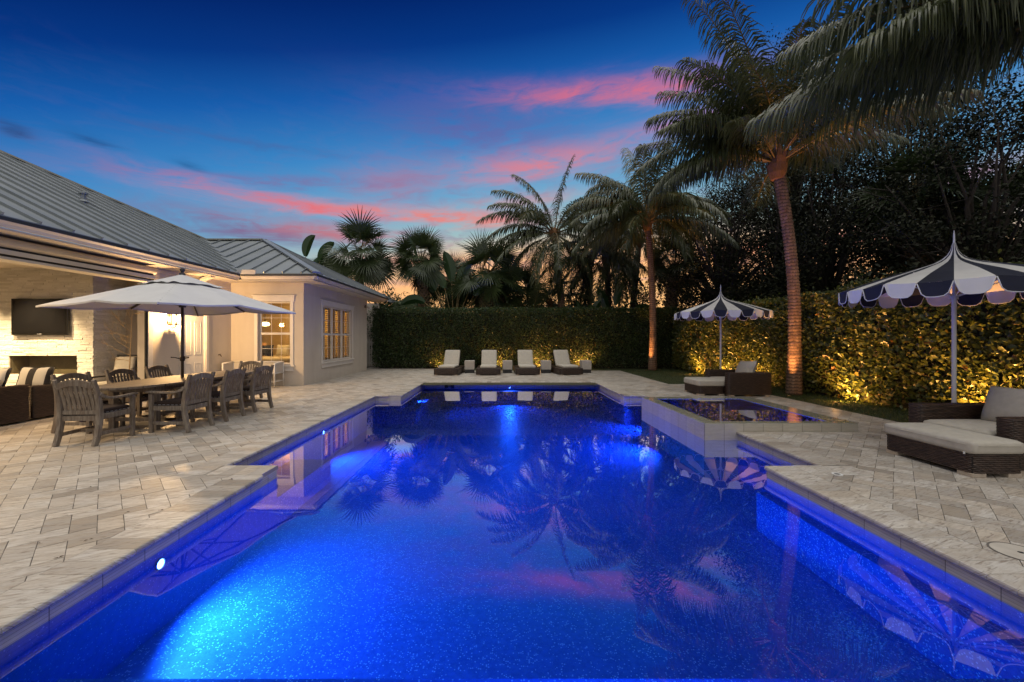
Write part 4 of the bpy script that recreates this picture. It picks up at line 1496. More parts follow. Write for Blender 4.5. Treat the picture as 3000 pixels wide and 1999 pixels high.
def table_umbrella():
    cx, cy = -5.95, 7.45
    t = thing('market_umbrella', 'square pale grey market umbrella standing through the dining table', 'umbrella', (cx, cy, 0), R(-15))
    m = MB()
    m.tube([(0, 0, .02), (0, 0, 1.3), (0, 0, 2.64)], [.026, .025, .021], 14)
    m.build('pole', M['darkwood'], t, smooth=True)
    m = MB()
    m.lathe([(0, .0), (.26, 0), (.26, .05), (.06, .085), (.05, .22), (.032, .22), (.032, .30), (0, .30)], 28)
    m.build('base', M['bronze'], t, smooth=False)
    m = MB()
    m.lathe([(.034, -.04), (.04, -.02), (.04, .03), (.034, .05)], 14, (0, 0, 1.10))
    m.tube([(-.03, -.02, 1.10), (-.10, -.06, 1.125), (-.15, -.09, 1.13)], [.01, .008, .008], 8)
    m.lathe([(0, -.014), (.013, 0), (0, .014)], 10, (-.15, -.09, 1.13))
    m.tube([(.03, .03, 1.11), (.085, .06, 1.12)], .009, 8)
    m.build('crank', M['bronze'], t, smooth=False)
    m = MB()
    m.lathe([(.0, 2.64), (.05, 2.64), (.05, 2.70), (.022, 2.71), (.022, 2.725), (.036, 2.74), (.040, 2.765), (.030, 2.79), (0, 2.795)], 16)
    m.build('finial', M['darkbase'], t, smooth=True)
    h = 1.34
    rim = []
    zc, zm = 2.02, 2.085
    N = 12

    def top(u, v):     # height of canopy at square coords in [-1,1]
        rr = max(abs(u), abs(v))
        k = min(abs(u), abs(v)) / max(rr, 1e-6)
        edge = zm + (zc - zm) * (k ** 1.5)
        ang = abs(math.sin(4 * math.atan2(v, u)))
        z = 2.665 + (edge - 2.665) * (rr ** 0.95)
        return z - .034 * ang * rr + .006 * math.sin(u * 9 + v * 4) * math.sin(v * 8 - u * 3) * rr
    m = MB()
    vs, fs = [], []
    G = 32
    for lay in (0, -.004):
        for j in range(G + 1):
            for i in range(G + 1):
                u, v = 2 * i / G - 1, 2 * j / G - 1
                vs.append((u * h, v * h, top(u, v) + lay))
    kk = (G + 1) ** 2
    for j in range(G):
        for i in range(G):
            a = j * (G + 1) + i
            # split along the hip diagonals
            fs.append((a, a + 1, a + G + 2, a + G + 1))
            fs.append((kk + a, kk + a + G + 1, kk + a + G + 2, kk + a + 1))
    m.mesh(vs, fs)
    # narrow hem
    per = [(i, 0) for i in range(G)] + [(G, j) for j in range(G)] + [(G - i, G) for i in range(G)] + [(0, G - j) for j in range(G)]
    for k in range(len(per)):
        a, b = per[k], per[(k + 1) % len(per)]
        pa = vs[a[1] * (G + 1) + a[0]]
        pb = vs[b[1] * (G + 1) + b[0]]
        m.poly([pa, (pa[0], pa[1], pa[2] - .028), (pb[0], pb[1], pb[2] - .028), pb])
    m.build('canopy', M['canvas'], t, smooth=True)
    # vent cap
    m = MB()
    hv = .46
    vs, fs = [], []
    G2 = 24
    rr = random.Random(4)
    for j in range(G2 + 1):
        for i in range(G2 + 1):
            u, v = 2 * i / G2 - 1, 2 * j / G2 - 1
            r_ = max(abs(u), abs(v))
            k = min(abs(u), abs(v)) / max(r_, 1e-6)
            z = top(u * hv / h, v * hv / h) + .022 + .012 * r_ ** 3 + (.018 * math.sin(u * 11 + 1) * math.sin(v * 9 + 2) * r_ ** 4)
            vs.append((u * hv, v * hv, z))
    for j in range(G2):
        for i in range(G2):
            a = j * (G2 + 1) + i
            fs.append((a, a + 1, a + G2 + 2, a + G2 + 1))
    m.mesh(vs, fs)
    m.build('vent_cap', M['canvas'], t, smooth=True)
    m = MB()
    m.lathe([(.03, 2.06), (.055, 2.06), (.055, 2.12), (.03, 2.12)], 14)
    m.build('hub', M['darkwood'], t)
    m = MB()
    m.lathe([(.03, 2.55), (.055, 2.55), (.055, 2.60), (.03, 2.60)], 14)
    m.build('hub', M['darkwood'], t)
    for k in range(8):
        a = k * PI / 4
        f = 1.40 if k % 2 else .99
        u, v = math.cos(a), math.sin(a)
        sx = 1 / max(abs(u), abs(v))
        ex, ey = u * sx * h * .985, v * sx * h * .985
        wv = Vector((-v, u, 0))
        m = MB()
        P = []
        for q in range(9):
            s_ = .04 + .96 * q / 8
            P.append((ex * s_, ey * s_, top(ex / h * s_, ey / h * s_) - .03))
        m.sweep(P, wv, .020, .028)
        r = m.build('rib', M['darkwood'], t)
        m = MB()
        m.sweep([(.05 * u, .05 * v, 2.10), P[4]], wv, .016, .022)
        m.build('strut', M['darkwood'], r)


def stripe_umbrella(x, y, label, rz=0.0, R_=1.5, top=2.9):
    t = thing('striped_umbrella', label, 'umbrella', (x, y, 0), rz, 'navy and white striped pagoda umbrellas')
    m = MB()
    m.tube([(0, 0, .05), (0, 0, 2.1)], .026, 16)
    m.tube([(0, 0, 1.15), (0, 0, 1.17)], .030, 16)
    m.tube([(0, 0, 2.1), (0, 0, top - .08)], .018, 12)
    m.build('pole', M['whitemetal'], t, smooth=False)
    m = MB()
    m.lathe([(0, 0), (.25, 0), (.25, .04), (.05, .06), (.04, .28), (0, .28)], 28)
    m.build('base', M['darkbase'], t)
    m = MB()
    m.lathe([(.022, top - .09), (.022, top - .02), (.012, top), (.010, top + .10), (.004, top + .17), (0, top + .18)], 12)
    m.build('finial', M['whitemetal'], t, smooth=True)
    d = top - 2.9
    prof = [(.018, 2.895), (.042, 2.79), (.08, 2.72), (.14, 2.66), (.23, 2.61), (.37, 2.56), (.56, 2.50), (.82, 2.42), (1.05, 2.34), (R_, 2.265)]
    prof = [(r, z + d) for r, z in prof]
    n = 24
    parts = {0: MB(), 1: MB()}
    pip = MB()
    for k in range(n):
        mb = parts[k % 2]
        a0, a1 = 2 * PI * k / n, 2 * PI * (k + 1) / n
        ng = 4

        def pt(r, z, f):
            a = a0 + (a1 - a0) * f
            # cloth pulled straight between ribs (every third seam carries a rib)
            q = (k % 3 + f) / 3
            sag = .028 * math.sin(PI * q) * (r / R_) ** 1.2
            rr = r * (1 - .022 * math.sin(PI * q))
            wr = .006 * math.sin(a * 17 + r * 9) * math.sin(r * 14 + a * 5) * min(1, r * 2)
            return Vector((rr * math.cos(a), rr * math.sin(a), z - sag + wr))
        for i in range(len(prof) - 1):
            for g in range(ng):
                mb.poly([pt(*prof[i], g / ng), pt(*prof[i], (g + 1) / ng), pt(*prof[i + 1], (g + 1) / ng), pt(*prof[i + 1], g / ng)])
        # scalloped valance: U-shaped flap
        cols = 8
        rr0, zz0 = prof[-1]
        prev = None
        edge = []
        for g in range(cols + 1):
            f = g / cols
            u = abs(2 * f - 1)
            dep = .178 * (1 - u ** 5.0) + .012
            if g in (0, cols):
                dep = .012
            p = pt(rr0, zz0, .012 + f * .976)
            flare = 1.012
            b = Vector((p.x * flare, p.y * flare, p.z - dep))
            if prev:
                mb.poly([prev[0], p, b, prev[1]])
            edge.append(b)
            prev = (p, b)
        pip.tube(edge, .0065, 5, cap=True)
    c = parts[0].build('canopy', [M['white']], t, smooth=True)
    parts[1].build('navy_panel', [M['navy']], t, smooth=True)
    pip.build('piping', M['piping'], t, smooth=True)
    m = MB()
    for k in range(8):
        a = 2 * PI * (3 * k) / n
        u, v = math.cos(a), math.sin(a)
        m.sweep([(.04 * u, .04 * v, 2.63 + d)] + [(r * u, r * v, z - .02) for r, z in prof[5:]], (-v, u, 0), .014, .018)
        m.sweep([(.04 * u, .04 * v, 2.12 + d), (.75 * u, .75 * v, 2.44 + d)], (-v, u, 0), .010, .014)
    m.lathe([(.02, 2.08 + d), (.045, 2.08 + d), (.045, 2.14 + d), (.02, 2.14 + d)], 14)
    m.build('rib_frame', M['whitemetal'], t)
    return t


def wicker_box(mb, core, x0, x1, y0, y1, z0, z1, pitch=.020, rc=.05, top=True, seg=.04):
    """woven box: stacked wavy strands round a rounded rectangle, strands across the top"""
    core.box(x0 + .02, x1 - .02, y0 + .02, y1 - .02, z0, z1 - .008)
    # rounded rectangle outline
    pts = []
    for cx, cy, a in ((x1 - rc, y1 - rc, 0), (x0 + rc, y1 - rc, 90), (x0 + rc, y0 + rc, 180), (x1 - rc, y0 + rc, 270)):
        for q in range(4):
            g = R(a + 30 * q)
            pts.append(Vector((cx + rc * math.cos(g), cy + rc * math.sin(g), 0)))
    out = []
    for i in range(len(pts)):
        p, q = pts[i], pts[(i + 1) % len(pts)]
        k = max(1, int((q - p).length / seg))
        for j in range(k):
            out.append(p + (q - p) * (j / k))
    if len(out) % 2:
        out.append((out[-1] + out[0]) / 2)
    n = len(out)
    nr = []
    for i in range(n):
        t = (out[(i + 1) % n] - out[i - 1]).normalized()
        nr.append(Vector((t.y, -t.x, 0)))
    rows = max(1, int((z1 - z0) / pitch))
    r = pitch * .56
    for j in range(rows):
        z = z0 + (j + .5) * (z1 - z0) / rows
        ins = .0
        if j >= rows - 1 and top:
            ins = r * .4
        vs, fs = [], []
        rv = random.random()
        S5 = 5
        for i in range(n):
            s = 1 if (i + j) % 2 else -1
            c = out[i] - nr[i] * (r + ins - s * r * .42)
            for k in range(S5):
                g = 2 * PI * k / S5 + .3
                vs.append((c.x + nr[i].x * math.cos(g) * r, c.y + nr[i].y * math.cos(g) * r, z + math.sin(g) * r))
        for i in range(n):
            q = (i + 1) % n
            for k in range(S5):
                l = (k + 1) % S5
                fs.append((i * S5 + k, q * S5 + k, q * S5 + l, i * S5 + l))
        mb.mesh(vs, fs, rv)
    if top:
        L = y1 - y0
        k = int((x1 - x0 - .03) / pitch)
        for j in range(k):
            x = x0 + .015 + (j + .5) * (x1 - x0 - .03) / k
            m_ = max(2, int(L / seg))
            P = [(x, y0 + .012 + (L - .024) * i / m_, z1 - r + (r * .35 if (i + j) % 2 else -r * .2)) for i in range(m_ + 1)]
            mb.tube(P, r, 5, rnd=random.random())


def lounge_chair_set(y0, xo, near, lbl_chair, lbl_ott, ott):
    """deep wicker chair facing the pool (-x) plus ottoman in front of it"""
    x0 = xo
    pit = .019 if near else .026
    W, D = 1.16, 1.13
    t = thing('wicker_armchair', lbl_chair, 'armchair', (x0, y0, 0), 0, 'deep wicker armchairs under the striped umbrellas')
    core = MB()
    for nm, b in (('arm', (0, D, 0, .19, .045, .60)), ('arm', (0, D, W - .19, W, .045, .60)), ('back', (D - .19, D, .192, W - .192, .045, .60)), ('seat_base', (.03, D - .192, .192, W - .192, .045, .27))):
        m = MB()
        wicker_box(m, core, *b, pitch=pit, rc=.06 if nm == 'arm' else .02)
        m.build(nm, M['wicker'], t, smooth=True)
    core.build('frame_core', M['wickercore'], t)
    m = MB()
    m.cushion((.46, W / 2, .345), (.47, W / 2 - .205, .075), .05, .02)
    m.build('seat_cushion', M['cushion'], t, smooth=True)
    m = MB()
    T = Matrix.Translation((.80, W / 2 + .0, .63)) @ Matrix.Rotation(R(-68), 4, 'Y') @ Matrix.Rotation(R(4), 4, 'Z')
    m.pillow((0, 0, 0), .27, W / 2 - .24, .15, T)
    m.build('back_cushion', M['cushion'], t, smooth=True)
    for fx in (.05, D - .18):
        for fy in (.02, W - .15):
            m = MB()
            m.box(fx, fx + .13, fy, fy + .13, 0, .044)
            m.build('foot', M['foot'], t, bevel=.004)
    ox0, ox1, oy0, oy1, zt, cz = ott
    o = thing('wicker_ottoman', lbl_ott, 'ottoman', (ox0, oy0, 0), 0, 'wicker ottomans with oatmeal cushions')
    core, m = MB(), MB()
    w, l = ox1 - ox0, oy1 - oy0
    wicker_box(m, core, 0, w, 0, l, .045, zt, pitch=pit, rc=.07)
    m.build('woven_base', M['wicker'], o, smooth=True)
    core.build('frame_core', M['wickercore'], o)
    m = MB()
    m.cushion((w / 2, l / 2, (zt + cz) / 2), (w / 2 + .012, l / 2 + .012, (cz - zt) / 2), .045, .02, 10)
    cu = m.build('seat_cushion', M['cushion'], o, smooth=True)
    if near:
        m = MB()
        pts = [(-.012 - .001, .05, cz - .045), (-.0135, l - .05, cz - .045)]
        m.tube(pts, .004, 6)
        m.tube([(.05, -.0135, cz - .045), (w - .05, -.0135, cz - .045)], .004, 6)
        m.build('seam_piping', M['cushion'], cu)
        m = MB()
        m.box(-.018, -.010, .06, .075, zt - .005, zt + .022)
        m.build('zip_tab', M['piping'], cu)
    for fx in (.0, w - .17):
        for fy in (.0, l - .17):
            m = MB()
            m.box(fx + .01, fx + .16, fy + .01, fy + .16, 0, .044)
            m.build('foot', M['foot'], o, bevel=.004)


def make_lounger():
    t = thing('sun_lounger', 'x', 'sun lounger', group='wicker sun loungers in a row before the hedge')
    core, m = MB(), MB()
    wicker_box(m, core, -.49, .49, 0, 1.95, .035, .27, pitch=.034, rc=.08, seg=.09)
    m.build('woven_base', M['wicker'], t, smooth=True)
    core.build('frame_core', M['wickercore'], t)
    m = MB()
    m.cushion((0, .63, .325), (.33, .55, .055), .045, .01)
    m.build('seat_cushion', M['cushion'], t, smooth=True)
    m = MB()
    T = Matrix.Translation((0, 1.16, .34)) @ Matrix.Rotation(R(58), 4, 'X')
    m.cushion((0, .33, .03), (.325, .37, .055), .045, .01, 8, T)
    m.build('back_cushion', M['cushion'], t, smooth=True)
    m = MB()
    T2 = Matrix.Translation((0, 1.16, .30)) @ Matrix.Rotation(R(58), 4, 'X')
    m.box(-.33, .33, 0, .66, -.045, -.02, T2)
    m.build('back_frame', M['wickercore'], t)
    for fx in (-.46, .34):
        for fy in (.03, 1.80):
            m = MB()
            m.box(fx, fx + .12, fy, fy + .12, 0, .034)
            m.build('foot', M['foot'], t)
    return t


def loungers():
    t = make_lounger()
    lbs = ['leftmost wicker sun lounger, nearest the house corner', 'second sun lounger from the house, between two stone side tables', 'third sun lounger from the house, just right of the pool light',
           'rightmost sun lounger of the four, nearest the tall palm trunk']
    for k, (x, y, rz) in enumerate(((-2.15, 15.65, -4), (-.48, 15.68, 0), (1.09, 15.75, 1), (2.84, 15.82, 9))):
        if k == 0:
            t.location, t.rotation_euler, t['label'] = (x, y, 0), (0, 0, R(rz)), lbs[0]
        else:
            dup(t, (x, y, 0), R(rz), lbs[k])
    s = thing('side_table', 'x', 'side table', group='square stone side tables between the loungers')
    m = MB()
    m.box(-.205, .205, -.205, .205, .15, .52)
    m.build('stone_top', M['stonebox'], s, bevel=.012)
    m = MB()
    m.box(-.19, .19, -.19, .19, 0, .149)
    m.build('plinth', M['darkbase'], s, bevel=.004)
    ls = ['square stone side table just right of the leftmost lounger', 'square stone side table between the two middle loungers', 'stone side table left of the rightmost lounger, in front of hedge glow',
          'stone side table at the right end, half behind the last lounger']
    for k, (x, y) in enumerate(((-1.30, 16.9), (.30, 16.9), (1.92, 16.9), (3.62, 16.95))):
        if k == 0:
            s.location, s['label'] = (x, y, 0), ls[0]
        else:
            dup(s, (x, y, 0), R(k * 2 - 3), ls[k])


def lanai_furniture():
    # long sofa, back to the pool
    t = thing('wicker_sofa', 'dark brown wicker sofa with its back to the pool at the left edge', 'sofa', (-9.35, 4.6, 0))
    core = MB()
    for nm, b in (('backrest', (.80, .99, 0, 2.50, .04, .66)), ('arm', (0, .798, 2.31, 2.50, .04, .60)), ('seat_base', (0, .798, 0, 2.308, .04, .30))):
        m = MB()
        wicker_box(m, core, *b, pitch=.021, rc=.03)
        m.build(nm, M['wicker'], t, smooth=True)
    core.build('frame_core', M['wickercore'], t)
    for k in range(2):
        m = MB()
        m.cushion((.36, .6 + k * 1.12, .38), (.40, .55, .085), .05, .02)
        m.build('seat_cushion', M['cushion'], t, smooth=True)
        m = MB()
        T = Matrix.Translation((.70, .6 + k * 1.12, .58)) @ Matrix.Rotation(R(-76), 4, 'Y')
        m.cushion((0, 0, 0), (.22, .53, .085), .05, .02, 8, T)
        m.build('back_cushion', M['cushion'], t, smooth=True)
    t2 = thing('wicker_club_chair', 'dark wicker club chair beyond the sofa, behind the dining chairs', 'armchair', (-9.40, 7.16, 0))
    core = MB()
    for nm, b in (('backrest', (.82, 1.0, 0, .95, .04, .62)), ('arm', (0, .818, .77, .95, .04, .58)), ('arm', (0, .818, 0, .18, .04, .58)), ('seat_base', (0, .818, .182, .768, .04, .28))):
        m = MB()
        wicker_box(m, core, *b, pitch=.024, rc=.03)
        m.build(nm, M['wicker'], t2, smooth=True)
    core.build('frame_core', M['wickercore'], t2)
    m = MB()
    m.cushion((.42, .475, .36), (.38, .285, .08), .05, .02)
    m.build('seat_cushion', M['cushion'], t2, smooth=True)
    for nm, x, y, z, rz, tilt, hw, hh, mt, lb in (
            ('throw_pillow', -8.72, 7.46, .73, 3, 76, .30, .22, 'stripe', 'black and white striped pillow on the club chair, nearest the dining table'),
            ('throw_pillow', -8.80, 6.92, .76, -6, 72, .26, .22, 'stripe', 'striped pillow at the very left edge of the picture'),
            ):
        m = MB()
        T = Matrix.Rotation(R(rz), 4, 'Z') @ Matrix.Rotation(R(tilt), 4, 'X')
        m.pillow((0, 0, 0), hw, hh, .075, T)
        o = m.build(nm, M[mt], smooth=True)
        o.location = (x, y, z)
        tag(o, lb, 'pillow', 'striped pillows on the sofa')
        m = MB()
        n = 40
        # piping round the pillow edge
        m2 = []
        for k in range(n):
            a = 2 * PI * k / n
            c_, s_ = math.cos(a), math.sin(a)
            f = 1 / max(abs(c_), abs(s_))
            m2.append(T @ Vector((c_ * f * hw * .985, s_ * f * hh * .985, 0)))
        m.tube(m2 + [m2[0]], .007, 5, cap=False)
        m.build('piping', M['slot'], o, smooth=True)
    # lounge chair with dark frame by the chimney
    c = thing('framed_lounge_chair', 'beige padded chair with black frame in the corner beside the stone chimney', 'armchair', (-8.95, 9.45, 0), R(0))
    m = MB()
    for x in (-.24, .24):
        m.sweep([(x, -.02, 0), (x, 0, .5), (x, .12, 1.06)], (1, 0, 0), .03, .03)
        m.sweep([(x, -.5, 0), (x, -.5, .60)], (1, 0, 0), .03, .03)
        m.sweep([(x, -.52, .60), (x, .05, .60)], (1, 0, 0), .03, .03)
    m.sweep([(-.255, .125, 1.07), (.255, .125, 1.07)], (0, 1, 0), .03, .03)
    m.build('frame', M['slot'], c)
    m = MB()
    T = Matrix.Translation((0, .02, .74)) @ Matrix.Rotation(R(-11), 4, 'X')
    m.cushion((0, 0, 0), (.225, .045, .30), .035, .0, 8, T)
    m.build('back_cushion', M['cushion'], c, smooth=True)
    m = MB()
    m.cushion((0, -.25, .43), (.225, .25, .06), .04, .01)
    m.build('seat_cushion', M['cushion'], c, smooth=True)
    # bare branch arrangement
    b = thing('branch_arrangement', 'tall bare dry branches in a floor vase beside the lanai opening', 'branch display', (-8.62, 9.15, 0))
    m = MB()
    m.lathe([(0, 0), (.10, 0), (.14, .15), (.13, .35), (.06, .5), (.07, .55), (.05, .55), (.05, .48), (0, .46)], 20)
    m.build('vase', M['darkbase'], b, smooth=True)
    m = MB()
    rr = random.Random(6)
    stem = [Vector((.17 * (z / 2.4) ** .5 if z > .5 else .02 + .1 * z, 0, z)) for z in np.linspace(.3, 2.45, 14)]
    m.tube(stem, [.014 - .010 * i / 13 for i in range(14)], 6)

    def branch(p, d, L, r, dep):
        P = [p]
        q = p.copy()
        dd = d.copy()
        for k in range(6):
            dd = (dd + Vector((rr.gauss(0, .10), rr.gauss(0, .10), rr.gauss(.05, .10)))).normalized()
            q = q + dd * L / 6
            P.append(q.copy())
        m.tube(P, [r * (1 - .7 * k / 6) for k in range(7)], 5)
        if dep:
            for k in range(4):
                j = rr.randint(1, 5)
                a = (dd + Vector((rr.gauss(0, .5), rr.gauss(0, .4), rr.gauss(.1, .4)))).normalized()
                branch(P[j], a, L * rr.uniform(.35, .6), r * .55, dep - 1)
    for z in np.linspace(.95, 2.3, 11):
        p = Vector((.17 * (z / 2.4) ** .5, 0, z))
        s_ = -1 if rr.random() < .85 else 1
        branch(p, Vector((s_ * rr.uniform(.6, 1), rr.uniform(-.4, .3), rr.uniform(.15, .7))).normalized(), rr.uniform(.35, .7), .0065, 2)
    m.build('branches', M['twig'], b)
    # white cane settee under the wing window
    s = thing('cane_settee', 'white wicker settee against the wing wall below the front window', 'settee', (-7.47, 12.05, 0))
    hw = .77
    m = MB()
    for x in (-hw, hw):
        m.tube([(x, -.24, 0), (x, -.24, .40), (x, -.235, .72)], .022, 10)
        m.tube([(x, .24, 0), (x, .24, .40), (x, .235, .745)], .022, 10)
        m.tube([(x, -.24, .18), (x, .24, .18)], .014, 8)
        m.tube([(x, -.24, .43), (x, .24, .43)], .018, 8)
        m.tube([(x, -.25, .72), (x, 0, .735), (x, .25, .75)], .024, 10)
    m.tube([(-hw, .24, .75), (hw, .24, .75)], .024, 10)
    for y in (-.24, .24):
        m.tube([(-hw, y, .18), (hw, y, .18)], .014, 8)
        m.tube([(-hw, y, .43), (hw, y, .43)], .018, 8)
    m.build('cane_frame', M['whitepaint'], s, smooth=True)
    for x in (-hw, hw):
        m = MB()
        m.box(x - .008, x + .008, -.225, .225, .445, .72)
        m.build('arm_panel', M['whitewicker'], s)
    m = MB()
    m.box(-hw + .02, hw - .02, .232, .248, .445, .735)
    m.build('back_panel', M['whitewicker'], s)
    m = MB()
    m.box(-hw + .02, hw - .02, -.23, .225, .40, .43)
    m.build('seat', M['whitewicker'], s)
# ================================================================== PLANTS
def hedge(name, label, box, n, size, mat, core_in, seed, rect_front, bulge=.12, twigs=0):
    """box = x0,x1,y0,y1,h ; faces = list of (axis, sign)"""
    rng = np.random.default_rng(seed)
    x0, x1, y0, y1, h = box
    t = thing(name, label, 'hedge', ((x0 + x1) / 2, (y0 + y1) / 2, 0))
    loc = np.array([(x0 + x1) / 2, (y0 + y1) / 2, 0])
    areas = []
    for f in rect_front:
        if f == 'top':
            areas.append((x1 - x0) * (y1 - y0))
        elif f in ('-x', '+x'):
            areas.append((y1 - y0) * h)
        else:
            areas.append((x1 - x0) * h)
    areas = np.array(areas)
    wts = areas.copy()
    cs, ns = [], []
    for f, a in zip(rect_front, wts / wts.sum()):
        k = int(n * a)
        u, v = rng.uniform(0, 1, k), rng.uniform(0, 1, k)
        depth = rng.exponential(.07, k)
        if f == 'top':
            p = np.stack([x0 + u * (x1 - x0), y0 + v * (y1 - y0), np.full(k, h)], 1)
            nn = np.tile([0, 0, 1.0], (k, 1))
            shoot = rng.uniform(0, 1, k) < .05
            p[shoot, 2] += rng.exponential(.09, shoot.sum())
        elif f == '-x':
            p = np.stack([np.full(k, x0), y0 + u * (y1 - y0), v * h], 1)
            nn = np.tile([-1.0, 0, 0], (k, 1))
        elif f == '+x':
            p = np.stack([np.full(k, x1), y0 + u * (y1 - y0), v * h], 1)
            nn = np.tile([1.0, 0, 0], (k, 1))
        elif f == '-y':
            p = np.stack([x0 + u * (x1 - x0), np.full(k, y0), v * h], 1)
            nn = np.tile([0, -1.0, 0], (k, 1))
        else:
            p = np.stack([x0 + u * (x1 - x0), np.full(k, y1), v * h], 1)
            nn = np.tile([0, 1.0, 0], (k, 1))
        # lumpy surface
        w = (np.sin(p[:, 0] * 1.7 + p[:, 1] * 2.1 + seed) * np.sin(p[:, 2] * 2.3 + p[:, 1] * 1.1 + 1) + .6 * np.sin(p[:, 0] * 4.3 + p[:, 1] * 3.7 + 2) * np.sin(p[:, 2] * 4.9))
        p = p + nn * (bulge * w[:, None] * .6 - depth[:, None] + .02)
        # thinner, ragged foot
        if f != 'top':
            keep = rng.uniform(0, 1, k) < np.clip(.15 + p[:, 2] / .45, 0, 1)
            p, nn = p[keep], nn[keep]
        cs.append(p)
        ns.append(nn)
    P = np.concatenate(cs)
    Nn = np.concatenate(ns)
    k = len(P)
    up = np.array([0, 0, 1.0])
    d = unit(rng.normal(0, .7, (k, 3)) + Nn * .55 + up * .35)
    nrm = unit(rng.normal(0, .55, (k, 3)) + Nn * .7 + up * .5)
    L = size * rng.uniform(.65, 1.25, k)
    V, Q = leaves(P - loc, d, nrm, L, L * .62)
    # clumps of older / younger growth
    c = .5 + .5 * np.sin(P[:, 0] * 2.7 + P[:, 1] * 3.3) * np.sin(P[:, 2] * 3.1 + P[:, 1])
    rnd = np.clip(.22 * c + .62 * rng.uniform(0, 1, k) ** 1.2 + .10, 0, .93)
    odd = rng.uniform(0, 1, k) > .965
    rnd[odd] = rng.uniform(.94, 1, odd.sum())
    np_mesh('foliage', V, Q, np.repeat(rnd, 6), mat, t)
    m = MB()
    ci = core_in
    G = 14
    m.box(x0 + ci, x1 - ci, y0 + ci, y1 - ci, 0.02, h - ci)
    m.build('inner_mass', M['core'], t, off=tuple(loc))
    if twigs:
        m = MB()
        rr = random.Random(seed)
        for _ in range(twigs):
            y = rr.uniform(y0 + .3, y1 - .3)
            z = rr.uniform(.15, h * .8)
            p = Vector((x0 + rr.uniform(.06, .2), y, z))
            dd = Vector((rr.uniform(-.6, .2), rr.uniform(-1, 1), rr.uniform(-.1, .9))).normalized()
            pts = [p]
            for q in range(4):
                dd = (dd + Vector((rr.gauss(-.05, .15), rr.gauss(0, .2), rr.gauss(.05, .2)))).normalized()
                p = p + dd * rr.uniform(.06, .12)
                p.x = max(p.x, x0 - .06)
                pts.append(p)
            m.tube(pts, [.006, .005, .0045, .004, .003], 4)
        m.build('bare_twigs', M['stem'], t, off=tuple(loc))
    return t


class Arr:
    def __init__(s):
        s.V, s.Q, s.R, s.n = [], [], [], 0

    def strips(s, pts, wdir, wid, rnd):
        """pts (k, m, 3) centre lines; wdir (k,m,3); wid (k,m)"""
        k, m = pts.shape[:2]
        a = pts - wdir * wid[..., None] / 2
        b = pts + wdir * wid[..., None] / 2
        V = np.stack([a, b], 2).reshape(k, m * 2, 3)
        q = []
        for i in range(m - 1):
            q.append([2 * i, 2 * i + 1, 2 * i + 3, 2 * i + 2])
        Q = (np.arange(k) * m * 2)[:, None, None] + np.array(q)[None] + s.n
        s.V.append(V.reshape(-1, 3))
        s.Q.append(Q.reshape(-1, 4))
        s.R.append(np.repeat(rnd, m * 2))
        s.n += k * m * 2

    def build(s, name, mat, parent):
        return np_mesh(name, np.concatenate(s.V), np.concatenate(s.Q), np.concatenate(s.R), mat, parent)


def frond(arr, stems, rng, base, az, e0, L, droop, nl=58, lmax=None, hang=1.0, width=.042, twist=0.0, bare=.16, fwd=.35):
    """feather palm frond"""
    lmax = lmax or L * .27
    m = 15
    ts = np.linspace(0, 1, m)
    e = e0 - droop * ts ** 1.35
    dirs = np.stack([np.cos(az + twist * ts) * np.cos(e), np.sin(az + twist * ts) * np.cos(e), np.sin(e)], 1)
    P = np.array(base) + np.concatenate([[[0, 0, 0]], np.cumsum((dirs[:-1] + dirs[1:]) / 2 * (L / (m - 1)), 0)])
    stems.tube([tuple(p) for p in P], [max(.004, .032 * (1 - t) ** .8 * L / 4) for t in ts], 5, rnd=.5)
    tt = np.linspace(bare, .995, nl)
    tt = np.repeat(tt, 2) + rng.normal(0, .003, nl * 2)
    tt = np.clip(tt, 0, 1)
    side = np.tile([1.0, -1.0], nl)
    B = np.stack([np.interp(tt, ts, P[:, c]) for c in range(3)], 1)
    F = unit(np.stack([np.interp(tt, ts, dirs[:, c]) for c in range(3)], 1))
    upv = np.array([0, 0, 1.0])
    Sd = unit(np.cross(F, upv)) * side[:, None]
    k = len(tt)
    prof = np.clip(np.minimum((tt - bare + .10) / .25, 1.0) * (1 - .62 * ((tt - .35).clip(0) / .65) ** 1.8), .15, 1)
    ln = lmax * prof * rng.uniform(.85, 1.1, k)
    U = np.cross(Sd * side[:, None], F)
    d0 = unit(Sd * .62 + F * (fwd + .5 * tt[:, None] ** 3) + U * .22 + rng.normal(0, .07, (k, 3)))
    seg = 5
    pts = np.zeros((k, seg, 3))
    wd = np.zeros((k, seg, 3))
    wi = np.zeros((k, seg))
    d = d0.copy()
    pts[:, 0] = B
    g = hang * rng.uniform(.55, 1.25, k)
    for i in range(seg):
        wdir = unit(F - d * np.sum(F * d, 1, keepdims=True) + rng.normal(0, .12, (k, 3)))
        wd[:, i] = wdir
        wi[:, i] = width * (.55, 1.0, .9, .55, .06)[i] * np.clip(.55 + .6 * prof, .4, 1.1)
        if i < seg - 1:
            pts[:, i + 1] = pts[:, i] + d * (ln / (seg - 1))[:, None]
            d = unit(d + np.array([0, 0, -1.0]) * (g * (.75, .75, .6, .5)[i])[:, None])
    fr = rng.uniform(.05, .6)
    arr.strips(pts, wd, wi, np.clip(fr + rng.normal(0, .15, k), 0, 1))


